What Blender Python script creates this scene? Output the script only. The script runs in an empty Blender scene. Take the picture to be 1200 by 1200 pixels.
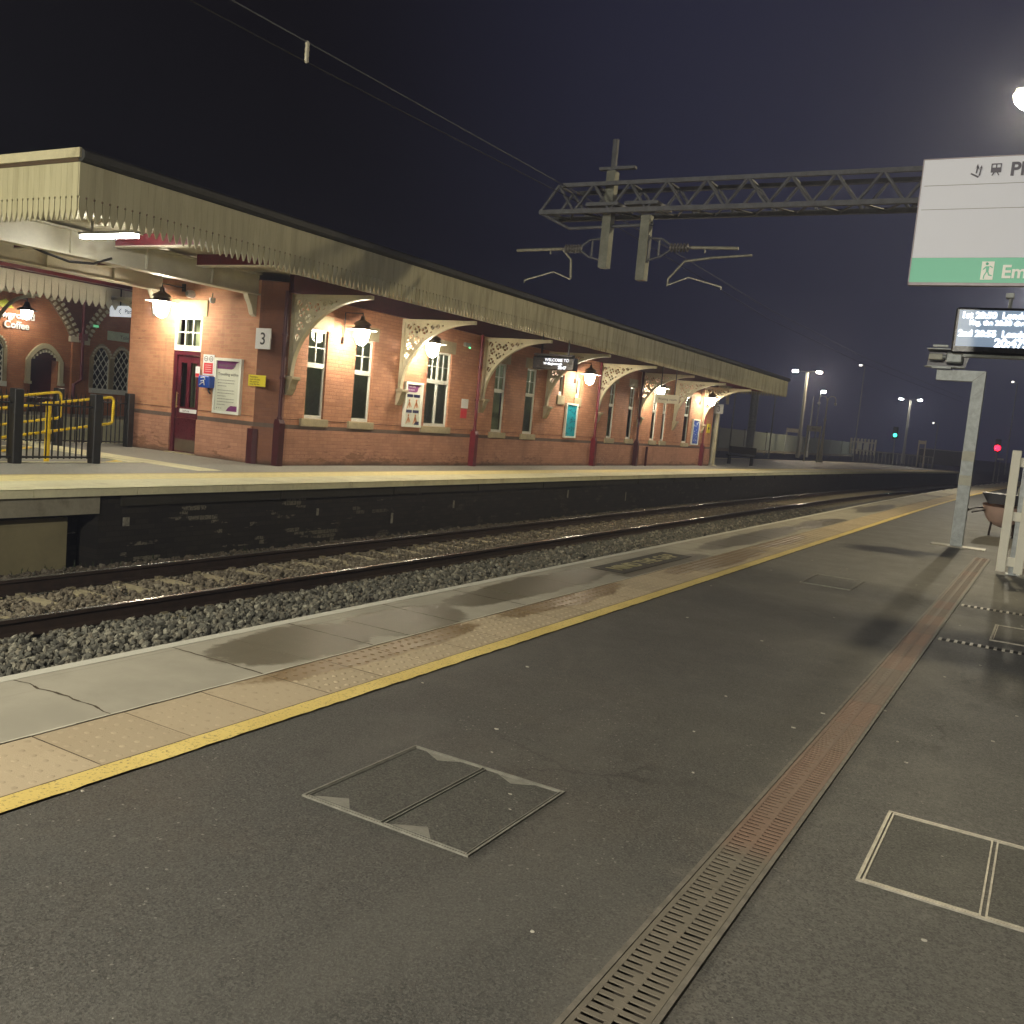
import bpy, math, random
import numpy as np
from mathutils import Vector, Matrix

random.seed(7)
R = math.radians
PI = math.pi
scene = bpy.context.scene
COL = scene.collection

# ------------------------------------------------------------------ helpers
class MB:
    def __init__(self):
        self.v = []; self.f = []; self.s = []
    def add(self, vs, fs, smooth=False):
        n = len(self.v)
        self.v += [tuple(p) for p in vs]
        for f in fs:
            self.f.append(tuple(i + n for i in f)); self.s.append(smooth)
        return self
    def box(self, x0, x1, y0, y1, z0, z1):
        if x0 > x1: x0, x1 = x1, x0
        if y0 > y1: y0, y1 = y1, y0
        if z0 > z1: z0, z1 = z1, z0
        return self.add([(x0,y0,z0),(x1,y0,z0),(x1,y1,z0),(x0,y1,z0),(x0,y0,z1),(x1,y0,z1),(x1,y1,z1),(x0,y1,z1)],
                 [(0,3,2,1),(4,5,6,7),(0,1,5,4),(1,2,6,5),(2,3,7,6),(3,0,4,7)])
    def bbox(self, x0, x1, y0, y1, z0, z1, b=0.01):
        """box with bevelled vertical edges and a chamfered top"""
        if x0 > x1: x0, x1 = x1, x0
        if y0 > y1: y0, y1 = y1, y0
        def ring(e, z):
            return [(x0+e+b,y0+e,z),(x1-e-b,y0+e,z),(x1-e,y0+e+b,z),(x1-e,y1-e-b,z),(x1-e-b,y1-e,z),(x0+e+b,y1-e,z),(x0+e,y1-e-b,z),(x0+e,y0+e+b,z)]
        vs = ring(0,z0+b) + ring(0,z1-b) + ring(b*.7,z1) + ring(b*.7,z0)
        fs = []
        for k in range(8):
            j = (k+1) % 8
            fs += [(k,j,8+j,8+k),(8+k,8+j,16+j,16+k),(24+k,24+j,j,k)]
        fs += [tuple(range(16,24)), tuple(range(31,23,-1))]
        return self.add(vs, fs)
    def prism(self, pts, a, d0, d1):
        """polygon extruded along axis a. pts are 2-D in the other two axes (x:(y,z) y:(x,z) z:(x,y))"""
        def mk(p, d):
            return (d,p[0],p[1]) if a == 'x' else (p[0],d,p[1]) if a == 'y' else (p[0],p[1],d)
        n = len(pts)
        vs = [mk(p,d0) for p in pts] + [mk(p,d1) for p in pts]
        fs = [tuple(range(n)), tuple(range(2*n-1, n-1, -1))] + [(i,i+n,(i+1)%n+n,(i+1)%n) for i in range(n)]
        return self.add(vs, fs)
    def quad(self, a, b, c, d):
        return self.add([a,b,c,d], [(0,1,2,3)])
    def tube(self, pts, r, n=10, caps=True, r1=None):
        pts = [Vector(p) for p in pts]
        rings = []; m = len(pts)
        ref = None
        for i, p in enumerate(pts):
            t = (pts[min(i+1,m-1)] - pts[max(i-1,0)]).normalized()
            if ref is None:
                ref = Vector((0,0,1)) if abs(t.z) < .9 else Vector((1,0,0))
            u = t.cross(ref).normalized(); w = u.cross(t).normalized(); ref = w
            rr = r if r1 is None else r + (r1-r)*i/(m-1)
            rings.append([p + (u*math.cos(2*PI*k/n) + w*math.sin(2*PI*k/n))*rr for k in range(n)])
        vs = [q for g in rings for q in g]; fs = []
        for i in range(m-1):
            for k in range(n):
                fs.append((i*n+k, i*n+(k+1)%n, (i+1)*n+(k+1)%n, (i+1)*n+k))
        self.add(vs, fs, True)
        if caps:
            self.add(rings[0], [tuple(range(n-1,-1,-1))]); self.add(rings[-1], [tuple(range(n))])
        return self
    def lathe(self, prof, c, n=20, axis='z'):
        """prof: list of (radius, height)"""
        vs = []; fs = []
        for r, h in prof:
            for k in range(n):
                a = 2*PI*k/n; x = r*math.cos(a); y = r*math.sin(a)
                vs.append((c[0]+x,c[1]+y,c[2]+h) if axis == 'z' else (c[0]+x,c[1]+h,c[2]+y) if axis == 'y' else (c[0]+h,c[1]+x,c[2]+y))
        for i in range(len(prof)-1):
            for k in range(n):
                fs.append((i*n+k, i*n+(k+1)%n, (i+1)*n+(k+1)%n, (i+1)*n+k))
        return self.add(vs, fs, True)
    def build(self, name, m, parent=None, smooth=None):
        me = bpy.data.meshes.new(name)
        off = Vector((0,0,0))
        p = parent
        while p is not None:
            off += p.location; p = p.parent
        me.from_pydata([(x-off.x,y-off.y,z-off.z) for x,y,z in self.v], [], self.f)
        me.polygons.foreach_set('use_smooth', [bool(s) for s in self.s])
        if m: me.materials.append(m)
        me.update()
        o = bpy.data.objects.new(name, me); COL.objects.link(o)
        if parent: o.parent = parent
        return o

def tag(o, label=None, cat=None, group=None, kind=None):
    if label: o['label'] = label
    if cat: o['category'] = cat
    if group: o['group'] = group
    if kind: o['kind'] = kind
    return o
def thing(name, loc, label, cat, group=None):
    o = bpy.data.objects.new(name, None); COL.objects.link(o); o.location = loc
    o.empty_display_size = .2
    return tag(o, label, cat, group)
def copy_tree(o, parent=None):
    c = o.copy(); COL.objects.link(c)
    if parent is not None: c.parent = parent
    for ch in list(o.children): copy_tree(ch, c)
    return c
def text(s, size, M, m, name='lettering', parent=None, depth=.002, bold=0, align='LEFT', stretch=1.0):
    cu = bpy.data.curves.new('t', 'FONT'); cu.body = s; cu.size = size; cu.extrude = depth; cu.offset = bold
    cu.align_x = align
    ob = bpy.data.objects.new('t', cu); COL.objects.link(ob)
    dg = bpy.context.evaluated_depsgraph_get(); dg.update()
    me = bpy.data.meshes.new_from_object(ob.evaluated_get(dg))
    bpy.data.objects.remove(ob); bpy.data.curves.remove(cu)
    me.transform(Matrix.Diagonal((stretch,1,1,1)))
    me.transform(M)
    off = Vector((0,0,0)); p = parent
    while p is not None: off += p.location; p = p.parent
    me.transform(Matrix.Translation(-off))
    me.materials.clear(); me.materials.append(m); me.name = name
    o = bpy.data.objects.new(name, me); COL.objects.link(o)
    if parent: o.parent = parent
    return o
def MY(x, y, z):   # writing on a plane that faces -Y (towards the viewer), reading along +X
    return Matrix.Translation((x,y,z)) @ Matrix.Rotation(R(90),4,'X')
def MX(x, y, z):   # writing on a wall that faces +X, reading along +Y
    return Matrix.Translation((x,y,z)) @ Matrix.Rotation(R(90),4,'Z') @ Matrix.Rotation(R(90),4,'X')

# ------------------------------------------------------------------ node materials
class NT:
    def __init__(self, name):
        self.m = bpy.data.materials.new(name); self.m.use_nodes = True
        self.t = self.m.node_tree; self.n = self.t.nodes; self.l = self.t.links
        self.b = self.n['Principled BSDF']
    def node(self, ty, **kw):
        x = self.n.new(ty)
        for k, v in kw.items(): setattr(x, k, v)
        return x
    def link(self, a, b): self.l.new(a, b)
    def pos(self):
        if not hasattr(self, '_p'):
            g = self.node('ShaderNodeNewGeometry'); self._p = g.outputs['Position']
        return self._p
    def sep(self):
        if not hasattr(self, '_s'):
            s = self.node('ShaderNodeSeparateXYZ'); self.link(self.pos(), s.inputs[0]); self._s = s
        return self._s.outputs
    def val(self, x, sock):
        if isinstance(x, (int, float)): sock.default_value = x
        else: self.link(x, sock)
    def math(self, op, a, b=0.0, c=0.0, clamp=False):
        x = self.node('ShaderNodeMath', operation=op, use_clamp=clamp)
        self.val(a, x.inputs[0]); self.val(b, x.inputs[1])
        if op in ('MULTIPLY_ADD','SMOOTH_MIN','COMPARE'): self.val(c, x.inputs[2])
        return x.outputs[0]
    def step(self, x, a, b):
        r = self.node('ShaderNodeMapRange', interpolation_type='SMOOTHSTEP')
        self.link(x, r.inputs[0]); r.inputs[1].default_value = a; r.inputs[2].default_value = b
        return r.outputs[0]
    def comb(self, x, y, z=0.0):
        c = self.node('ShaderNodeCombineXYZ'); self.val(x, c.inputs[0]); self.val(y, c.inputs[1]); self.val(z, c.inputs[2])
        return c.outputs[0]
    def noise(self, scale, detail=4, rough=.6, vec=None, dist=0):
        x = self.node('ShaderNodeTexNoise'); x.inputs['Scale'].default_value = scale; x.inputs['Detail'].default_value = detail
        x.inputs['Roughness'].default_value = rough; x.inputs['Distortion'].default_value = dist
        self.link(vec if vec is not None else self.pos(), x.inputs['Vector'])
        return x.outputs['Fac']
    def scalev(self, v, s):
        x = self.node('ShaderNodeVectorMath', operation='MULTIPLY'); self.link(v, x.inputs[0]); x.inputs[1].default_value = s
        return x.outputs[0]
    def mix(self, fac, a, b, mode='MIX'):
        x = self.node('ShaderNodeMix', data_type='RGBA', blend_type=mode)
        self.val(fac, x.inputs[0])
        for s, k in ((a,6),(b,7)):
            if isinstance(s, tuple): x.inputs[k].default_value = (*s[:3],1)
            else: self.link(s, x.inputs[k])
        return x.outputs[2]
    def out(self, color=None, rough=None, bump=None, bstr=.3, bdist=.01, metal=None):
        if color is not None:
            if isinstance(color, tuple): self.b.inputs['Base Color'].default_value = (*color[:3],1)
            else: self.link(color, self.b.inputs['Base Color'])
        if rough is not None: self.val(rough, self.b.inputs['Roughness'])
        if metal is not None: self.val(metal, self.b.inputs['Metallic'])
        if bump is not None:
            x = self.node('ShaderNodeBump'); x.inputs['Strength'].default_value = bstr; x.inputs['Distance'].default_value = bdist
            self.link(bump, x.inputs['Height']); self.link(x.outputs[0], self.b.inputs['Normal'])
        return self.m

def plain(name, c, rough=.5, metal=0, var=.15, scale=6, dirt=None, bump=0.0):
    t = NT(name)
    n = t.noise(scale, 5); n2 = t.noise(scale*7, 3)
    k = t.math('ADD', t.math('MULTIPLY', n, .7), t.math('MULTIPLY', n2, .3))
    lo = tuple(x*(1-var) for x in c); hi = tuple(min(1,x*(1+var)) for x in c)
    col = t.mix(t.step(k, .3, .7), lo, hi)
    if dirt:
        col = t.mix(t.math('MULTIPLY', t.step(t.noise(scale*.5, 6, .7), .5, .72), .75), col, dirt)
    return t.out(col, t.math('MULTIPLY_ADD', n2, .25, max(.02, rough-.12)), n2 if bump else None, bump, .004, metal)
def emis(name, c, s):
    m = bpy.data.materials.new(name); m.use_nodes = True
    b = m.node_tree.nodes['Principled BSDF']
    b.inputs['Base Color'].default_value = (.8,.8,.8,1); b.inputs['Emission Color'].default_value = (*c,1); b.inputs['Emission Strength'].default_value = s
    return m
def flat(name, c, rough=.45):
    m = bpy.data.materials.new(name); m.use_nodes = True
    b = m.node_tree.nodes['Principled BSDF']; b.inputs['Base Color'].default_value = (*c,1); b.inputs['Roughness'].default_value = rough
    return m

def brick(name, axis, c1, c2, mortar, bw=.225, bh=.075, spall=True, msize=.006, bands=False):
    t = NT(name); s = t.sep()
    v = t.comb(s[1] if axis == 'x' else s[0], s[2])
    bt = t.node('ShaderNodeTexBrick'); t.link(v, bt.inputs['Vector'])
    bt.inputs['Scale'].default_value = 1; bt.inputs['Brick Width'].default_value = bw; bt.inputs['Row Height'].default_value = bh
    bt.inputs['Mortar Size'].default_value = msize; bt.inputs['Mortar Smooth'].default_value = .3; bt.inputs['Bias'].default_value = 0
    bt.inputs['Color1'].default_value = (*c1,1); bt.inputs['Color2'].default_value = (*c2,1); bt.inputs['Mortar'].default_value = (*mortar,1)
    n = t.noise(1.3, 6, .65); nf = t.noise(30, 4, .7)
    col = t.mix(t.math('MULTIPLY', t.step(n, .42, .68), .5), bt.outputs['Color'], tuple(x*.55 for x in c1))
    al_ = s[1] if axis == 'x' else s[0]
    run = t.noise(1, 5, .65, t.comb(t.math('MULTIPLY', al_, 3.2), t.math('MULTIPLY', s[2], .35)))
    col = t.mix(t.math('MULTIPLY', t.step(run,.52,.72), .4), col, tuple(x*.35 for x in c1))
    col = t.mix(t.math('MULTIPLY', nf, .3), col, tuple(x*1.3 for x in c2))
    h = t.math('SUBTRACT', t.math('MULTIPLY', nf, .35), bt.outputs['Fac'])
    if spall:
        low = t.step(s[2], .55, .02)
        al = s[1] if axis=='x' else s[0]
        sn = t.noise(4.5, 6, .75, t.comb(t.math('MULTIPLY', al, .8), t.math('MULTIPLY', s[2], 2.6)), .2)
        big = t.noise(.5, 3, .5, t.comb(al, t.math('MULTIPLY', s[2], .5), 3.3))
        msk = t.step(t.math('ADD', t.math('ADD', sn, t.math('MULTIPLY', low, .14)), t.math('MULTIPLY', t.math('SUBTRACT', big, .5), .55)), .66, .72)
        col = t.mix(t.math('MULTIPLY', msk, .7), col, t.mix(nf, (.10,.045,.022), (.28,.13,.07)))
        h = t.math('SUBTRACT', h, t.math('MULTIPLY', msk, 1.2))
        damp = t.math('MULTIPLY', t.step(t.math('ADD', s[2], t.math('MULTIPLY', n, .22)), .24, .10), .75)
        col = t.mix(damp, col, (.035,.028,.018))
    if bands:
        # grey-brown engineering brick course and the shadow-gap course above it
        g = t.math('MULTIPLY', t.step(s[2], .745, .75), t.step(s[2], .835, .83))
        col = t.mix(g, col, t.mix(t.noise(9, 2), (.085,.06,.05), (.15,.105,.085)))
    return t.out(col, .8, h, .55, .006)

M = {}
RED1, RED2 = (.38,.168,.092), (.49,.24,.138)
M['brick_x'] = brick('red_brick_facade', 'x', RED1, RED2, (.27,.13,.075), bands=True, msize=.007)
M['brick_y'] = brick('red_brick_gable', 'y', RED1, RED2, (.46,.27,.14), bands=True, msize=.007)
M['brick_pier'] = brick('shaded_red_brick_chamfer', 'y', (.17,.07,.042), (.2,.085,.05), (.16,.07,.045), bands=True)  # wall brick darkened, the pier's shade is put into its colour
M['brick_plinth'] = brick('painted_plinth_brick', 'x', (.35,.17,.11), (.43,.22,.145), (.28,.14,.09), bands=False)
M['brick_plinth_y'] = brick('painted_plinth_brick_gable', 'y', (.35,.17,.11), (.43,.22,.145), (.28,.14,.09), bands=False)
M['brick_far'] = brick('red_brick_far', 'x', (.36,.13,.06), (.44,.19,.09), (.26,.15,.10), spall=False, msize=.008)
M['cream'] = plain('cream_paint', (.52,.48,.33), .5, var=.1, scale=3, dirt=(.22,.19,.11))
M['cream_clean'] = plain('pale_cream_paint', (.60,.57,.45), .45, var=.08, scale=3)
M['crimson'] = plain('crimson_paint', (.13,.014,.022), .35, var=.2)
M['dark_crimson'] = plain('dark_maroon_paint', (.055,.008,.012), .4, var=.2)
M['door'] = plain('maroon_door_paint', (.085,.012,.02), .3, var=.2)
M['white'] = plain('white_gloss_paint', (.74,.76,.70), .35, var=.05)
M['stone'] = plain('dressed_sandstone', (.36,.31,.20), .8, var=.2, scale=5, dirt=(.2,.17,.11), bump=.4)
M['black'] = plain('black_painted_steel', (.012,.012,.013), .4, var=.3)
M['lampcap'] = plain('bronzed_lamp_cap', (.11,.085,.06), .4, .2, var=.2)
M['galv'] = plain('galvanised_steel', (.36,.39,.40), .45, .35, var=.22, scale=14)
M['galv_dark'] = plain('weathered_galvanised_steel', (.30,.32,.32), .55, .2, var=.25, scale=7)
M['yellow'] = plain('yellow_handrail_paint', (.80,.56,.02), .35, var=.1)
M['concrete'] = plain('cast_concrete', (.30,.28,.21), .85, var=.2, scale=2.5, dirt=(.11,.10,.065), bump=.3)
M['slate'] = plain('dark_slate', (.02,.02,.022), .6, var=.3)
M['fixture'] = plain('grey_plastic_housing', (.22,.22,.2), .4, var=.1)
M['dkbox'] = plain('black_display_casing', (.006,.006,.009), .3, var=.2)
M['blue'] = plain('blue_enamel', (.01,.06,.38), .35, var=.1)
M['redsign'] = flat('red_sign_print', (.6,.03,.04))
M['whitesign'] = flat('white_sign_face', (.72,.73,.75))
M['paper'] = flat('poster_paper', (.62,.64,.56))
M['purple'] = flat('purple_print', (.16,.03,.14))
M['navy'] = flat('navy_print', (.02,.02,.07))
M['ink'] = flat('dark_ink', (.015,.015,.02))
M['greyink'] = flat('grey_ink', (.16,.16,.15))
M['orange'] = flat('orange_print', (.62,.22,.08))
M['yellowsign'] = flat('yellow_sign_face', (.62,.52,.02))
M['teal'] = flat('teal_print', (.0,.30,.42))
M['tealdark'] = flat('dark_teal_print', (.0,.09,.17))
M['signgreen'] = flat('green_exit_strip', (.12,.50,.34))
M['lamp'] = emis('lit_lamp_globe', (1,.88,.66), 165)
M['lamp2'] = emis('lit_far_globe', (1,.88,.66), 55)
M['flood2'] = emis('lit_floodlight_dimmer', (1,.93,.68), 4300)
M['tube'] = emis('lit_tube', (1,.97,.86), 62)
M['flood'] = emis('lit_floodlight', (1,.90,.68), 2000)
M['floodwarm'] = emis('lit_warm_floodlight', (1,.84,.50), 560)
M['floodnear'] = emis('lit_floodlight_near', (1,.93,.78), 5600)
M['farlamp'] = emis('lit_far_lamp', (1,.93,.80), 500)
M['smalllamp'] = emis('lit_tiny_lamp', (1,.93,.82), 3)
M['farwarm'] = emis('lit_sodium_lamp', (1,.78,.5), 1300)
M['green_led'] = emis('green_led', (.05,1,.35), 5)
M['green_sig'] = emis('green_signal', (.04,1,.6), 6)
M['red_sig'] = emis('red_signal', (1,.005,.02), 14)
M['pixel'] = emis('lit_display_pixels', (.80,.90,1), 3.5)
M['pixel2'] = emis('lit_small_display_pixels', (.85,.9,1), 1.6)
M['screen'] = emis('display_background', (.045,.13,.26), .95)

# --- floor materials
def wetmask(t, ell, amp=.75):
    s = t.sep()
    n = t.noise(2.3, 6, .62); n = t.math('ADD', t.math('MULTIPLY', t.math('SUBTRACT', n, .5), amp*2.4), t.math('MULTIPLY', t.math('SUBTRACT', t.noise(11, 5, .7), .5), .9))
    best = None
    for cx, cy, rx, ry in ell:
        dx = t.math('DIVIDE', t.math('SUBTRACT', s[0], cx), rx); dy = t.math('DIVIDE', t.math('SUBTRACT', s[1], cy), ry)
        d = t.math('ADD', t.math('MULTIPLY', dx, dx), t.math('MULTIPLY', dy, dy))
        best = d if best is None else t.math('MINIMUM', best, d)
    return t.step(t.math('ADD', best, n), 1.16, .82)
WET = [(-3.66,4.10,.30,.66),(-3.60,5.02,.30,.60),(-3.70,7.1,.24,1.5),(-3.45,9.4,.30,1.25),(-3.62,13.6,.23,2.6),(-3.5,17.5,.3,1.6),(-3.6,24,.25,2.4)]
WETT = [(-3.27,4.35,.16,1.05),(-3.25,6.7,.17,1.0),(-3.2,10.6,.24,1.7),(-3.25,13.5,.2,1.3)]

def m_coping():
    t = NT('worn_grey_coping')
    n = t.noise(2.2, 6, .6); nf = t.noise(60, 3, .6)
    s = t.sep()
    st = t.noise(1.0, 4, .6, t.comb(t.math('MULTIPLY', s[0], 45), t.math('MULTIPLY', s[1], .7)))
    col = t.mix(t.step(n,.35,.7), (.30,.28,.225), (.365,.34,.275))
    col = t.mix(t.math('MULTIPLY', t.step(st,.58,.64), t.math('MULTIPLY', t.step(s[0],-3.72,-3.92), .3)), col, (.11,.10,.08))
    w = wetmask(t, WET)
    w2 = t.math('MULTIPLY', t.step(t.noise(.35,4,.6), .55, .68), t.step(s[1], 15, 22))
    w = t.math('MAXIMUM', w, w2)
    col = t.mix(w, col, t.mix(t.noise(12,3), (.088,.078,.05), (.13,.115,.078)))
    col = t.mix(t.math('MULTIPLY', t.step(nf,.66,.72), .25), col, (.4,.38,.33))
    r = t.mix(w, (.75,.75,.75), (.43,.43,.43))
    return t.out(col, r, nf, .22, .003)
def m_tactile():
    t = NT('buff_tactile_paving')
    n = t.noise(2.6, 6, .65); nf = t.noise(50, 4, .7)
    oi = t.node('ShaderNodeNewGeometry'); rnd = t.math('MULTIPLY', oi.outputs['Random Per Island'], 1.0)
    col = t.mix(rnd, (.37,.30,.20), (.45,.365,.245))
    col = t.mix(t.math('MULTIPLY', t.step(n,.5,.72), .35), col, (.36,.28,.18))
    w = wetmask(t, WETT, .8)
    col = t.mix(t.math('MULTIPLY', w, .88), col, t.mix(t.noise(7,4,.7), (.13,.075,.022), (.24,.17,.085)))
    col = t.mix(t.math('MULTIPLY', t.step(nf,.62,.72), .3), col, (.2,.15,.09))
    r = t.mix(w, (.8,.8,.8), (.37,.37,.37))
    return t.out(col, r, nf, .3, .003)
def m_asphalt(name, base=(.046,.0455,.042), mid=(.066,.064,.058), light=False):
    t = NT(name)
    n = t.noise(.45, 5, .6); n2 = t.noise(2.5, 5, .7); nf = t.noise(140, 3, .6); ng = t.noise(420, 2, .6)
    col = t.mix(t.step(n,.3,.7), base, mid)
    col = t.mix(t.math('MULTIPLY', t.step(n2,.5,.75), .35), col, tuple(x*1.35 for x in mid))
    s = t.sep()
    if not light:
        brown = t.math('MULTIPLY', t.step(t.noise(.8,4,.6), .45,.7), t.math('MULTIPLY', t.step(s[1], 6, 2), .55))
        col = t.mix(brown, col, (.085,.068,.05))
        # worn, coarser and lighter surface to the right of the drain
        rt = t.step(s[0], -.66, -.60)
        col = t.mix(t.math('MULTIPLY', rt, .65), col, t.mix(t.step(t.noise(38,6,.8),.38,.66), (.052,.051,.047), (.15,.145,.13)))
        dust = t.math('MULTIPLY', t.step(t.math('ABSOLUTE', t.math('ADD', s[0], .74)), .28, .10), t.step(t.noise(6,4,.7),.35,.7))
        col = t.mix(t.math('MULTIPLY', dust, .35), col, (.16,.14,.11))
    vc = t.node('ShaderNodeTexVoronoi'); vc.inputs['Scale'].default_value = 150; t.link(t.pos(), vc.inputs['Vector'])
    sc_ = t.node('ShaderNodeSeparateColor'); t.link(vc.outputs['Color'], sc_.inputs[0])
    col = t.mix(t.math('MULTIPLY', t.step(sc_.outputs[0], .45, .95), .42), col, tuple(x*2.1 for x in mid))
    col = t.mix(t.math('MULTIPLY', t.step(sc_.outputs[1], .55, .95), .6), col, (.014,.014,.013))
    col = t.mix(t.math('MULTIPLY', t.step(sc_.outputs[2], .994, .996), t.step(t.noise(.9,3), .42, .62)), col, (.26,.25,.22))
    vo = t.node('ShaderNodeTexVoronoi'); vo.inputs['Scale'].default_value = 75; t.link(t.pos(), vo.inputs['Vector'])
    spk = t.math('MULTIPLY', t.step(vo.outputs['Distance'], .16, .06), t.step(t.noise(33,1), .66, .70))
    col = t.mix(spk, col, (.45,.43,.38))
    if not light:
        vg = t.node('ShaderNodeTexVoronoi'); vg.inputs['Scale'].default_value = 3.1; t.link(t.pos(), vg.inputs['Vector'])
        gum = t.math('MULTIPLY', t.step(vg.outputs['Distance'], .075, .055), t.step(t.noise(1.7,2), .5, .56))
        col = t.mix(t.math('MULTIPLY', gum, .5), col, (.125,.12,.105))
        vd = t.node('ShaderNodeTexVoronoi'); vd.inputs['Scale'].default_value = 2.3; t.link(t.scalev(t.pos(), (1.3,.9,1)), vd.inputs['Vector'])
        stain = t.math('MULTIPLY', t.step(t.math('ADD', vd.outputs['Distance'], t.math('MULTIPLY', n2, .3)), .32, .22), .45)
        col = t.mix(stain, col, (.03,.029,.026))
        ve = t.node('ShaderNodeTexVoronoi', feature='DISTANCE_TO_EDGE'); ve.inputs['Scale'].default_value = .42
        wv = t.node('ShaderNodeVectorMath', operation='ADD'); t.link(t.pos(), wv.inputs[0]); t.link(t.comb(t.math('MULTIPLY', n2, .35), t.math('MULTIPLY', t.noise(4,5,.7), .3)), wv.inputs[1]); t.link(wv.outputs[0], ve.inputs['Vector'])
        crk = t.math('MULTIPLY', t.step(ve.outputs['Distance'], .006, .002), t.step(t.noise(.7,3), .52, .6))
        col = t.mix(t.math('MULTIPLY', crk, .7), col, (.02,.019,.017))
        # wide, faint drying marks
        dry = t.step(t.noise(.9,5,.6,t.scalev(t.pos(),(1.6,.5,1)),.8), .50,.66)
        col = t.mix(t.math('MULTIPLY', dry, .35), col, (.10,.096,.084))
        vs2 = t.node('ShaderNodeTexVoronoi'); vs2.inputs['Scale'].default_value = 38; t.link(t.pos(), vs2.inputs['Vector'])
        sp2 = t.math('MULTIPLY', t.step(vs2.outputs['Distance'], .11, .05), t.step(t.noise(13,2), .68, .72))
        col = t.mix(sp2, col, (.5,.48,.42))
    agg = t.math('MULTIPLY', t.step(nf,.5,.68), .75)
    col = t.mix(agg, col, tuple(x*1.9 for x in mid))
    h = t.math('ADD', nf, t.math('MULTIPLY', ng, .5))
    rr = t.math('MULTIPLY_ADD', n2, .35, .42)
    return t.out(col, rr, h, .5, .004)
def m_yellow_line():
    t = NT('worn_yellow_line_paint')
    n = t.noise(70, 5, .75); n2 = t.noise(1.4, 4)
    col = t.mix(t.step(n2,.3,.7), (.60,.45,.13), (.72,.56,.18))
    col = t.mix(t.math('MULTIPLY', t.step(n,.55,.63), .8), col, (.2,.14,.05))
    return t.out(col, .6, n, .4, .003)
def m_whiteline():
    t = NT('worn_white_edge_paint')
    n = t.noise(40, 5, .75)
    return t.out(t.mix(t.math('MULTIPLY', t.step(n,.6,.7), .6), (.52,.51,.44), (.25,.24,.2)), .6, n, .3, .002)
def m_ballast():
    t = NT('ballast_stone')
    g = t.node('ShaderNodeNewGeometry'); r = g.outputs['Random Per Island']; s = t.sep()
    cr = t.node('ShaderNodeValToRGB'); t.link(r, cr.inputs[0])
    e = cr.color_ramp.elements
    e[0].color = (.06,.06,.05,1); e[1].color = (.30,.29,.235,1)
    for p, c in ((.3,(.12,.117,.097,1)),(.55,(.105,.102,.085,1)),(.8,(.17,.155,.12,1))):
        k = e.new(p); k.color = c
    # rust and brake dust between the rails
    btw = t.math('MULTIPLY', t.step(s[0],-7.55,-7.75), .45)
    col = t.mix(btw, cr.outputs[0], (.12,.085,.05))
    return t.out(col, .85, t.noise(90,3), .4, .003)
def m_trackbed():
    t = NT('gravel_bed')
    vo = t.node('ShaderNodeTexVoronoi'); vo.inputs['Scale'].default_value = 22; t.link(t.pos(), vo.inputs['Vector'])
    n = t.noise(9,5,.7)
    col = t.mix(t.step(vo.outputs['Color'], .1,.9), (.04,.04,.034), (.19,.18,.145))
    col = t.mix(t.math('MULTIPLY', t.step(vo.outputs['Distance'],.35,.6), .8), col, (.015,.015,.012))
    return t.out(col, .9, vo.outputs['Distance'], -.8, .03)
def m_rust(name, c=(.045,.022,.014)):
    return plain(name, c, .75, 0, .35, 9, bump=.4)
def m_grate():
    t = NT('rusty_iron_grate'); s = t.sep()
    # whole grates differ: some plain iron, some reddish
    cell = t.math('FLOOR', t.math('DIVIDE', s[1], .5))
    wn = t.node('ShaderNodeTexWhiteNoise', noise_dimensions='1D'); t.link(cell, wn.inputs['W'])
    far = t.step(s[1], 3.05, 3.25)
    n = t.noise(14,5,.7)
    iron = t.mix(n, (.10,.09,.07), (.20,.175,.135))
    rust = t.mix(n, (.15,.09,.062), (.25,.165,.12))
    k = t.math('MULTIPLY', far, t.math('ADD', .35, t.math('MULTIPLY', t.step(wn.outputs[0],.2,.7), .6)))
    col = t.mix(k, iron, rust)
    return t.out(col, .6, n, .3, .002, .15)
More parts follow.
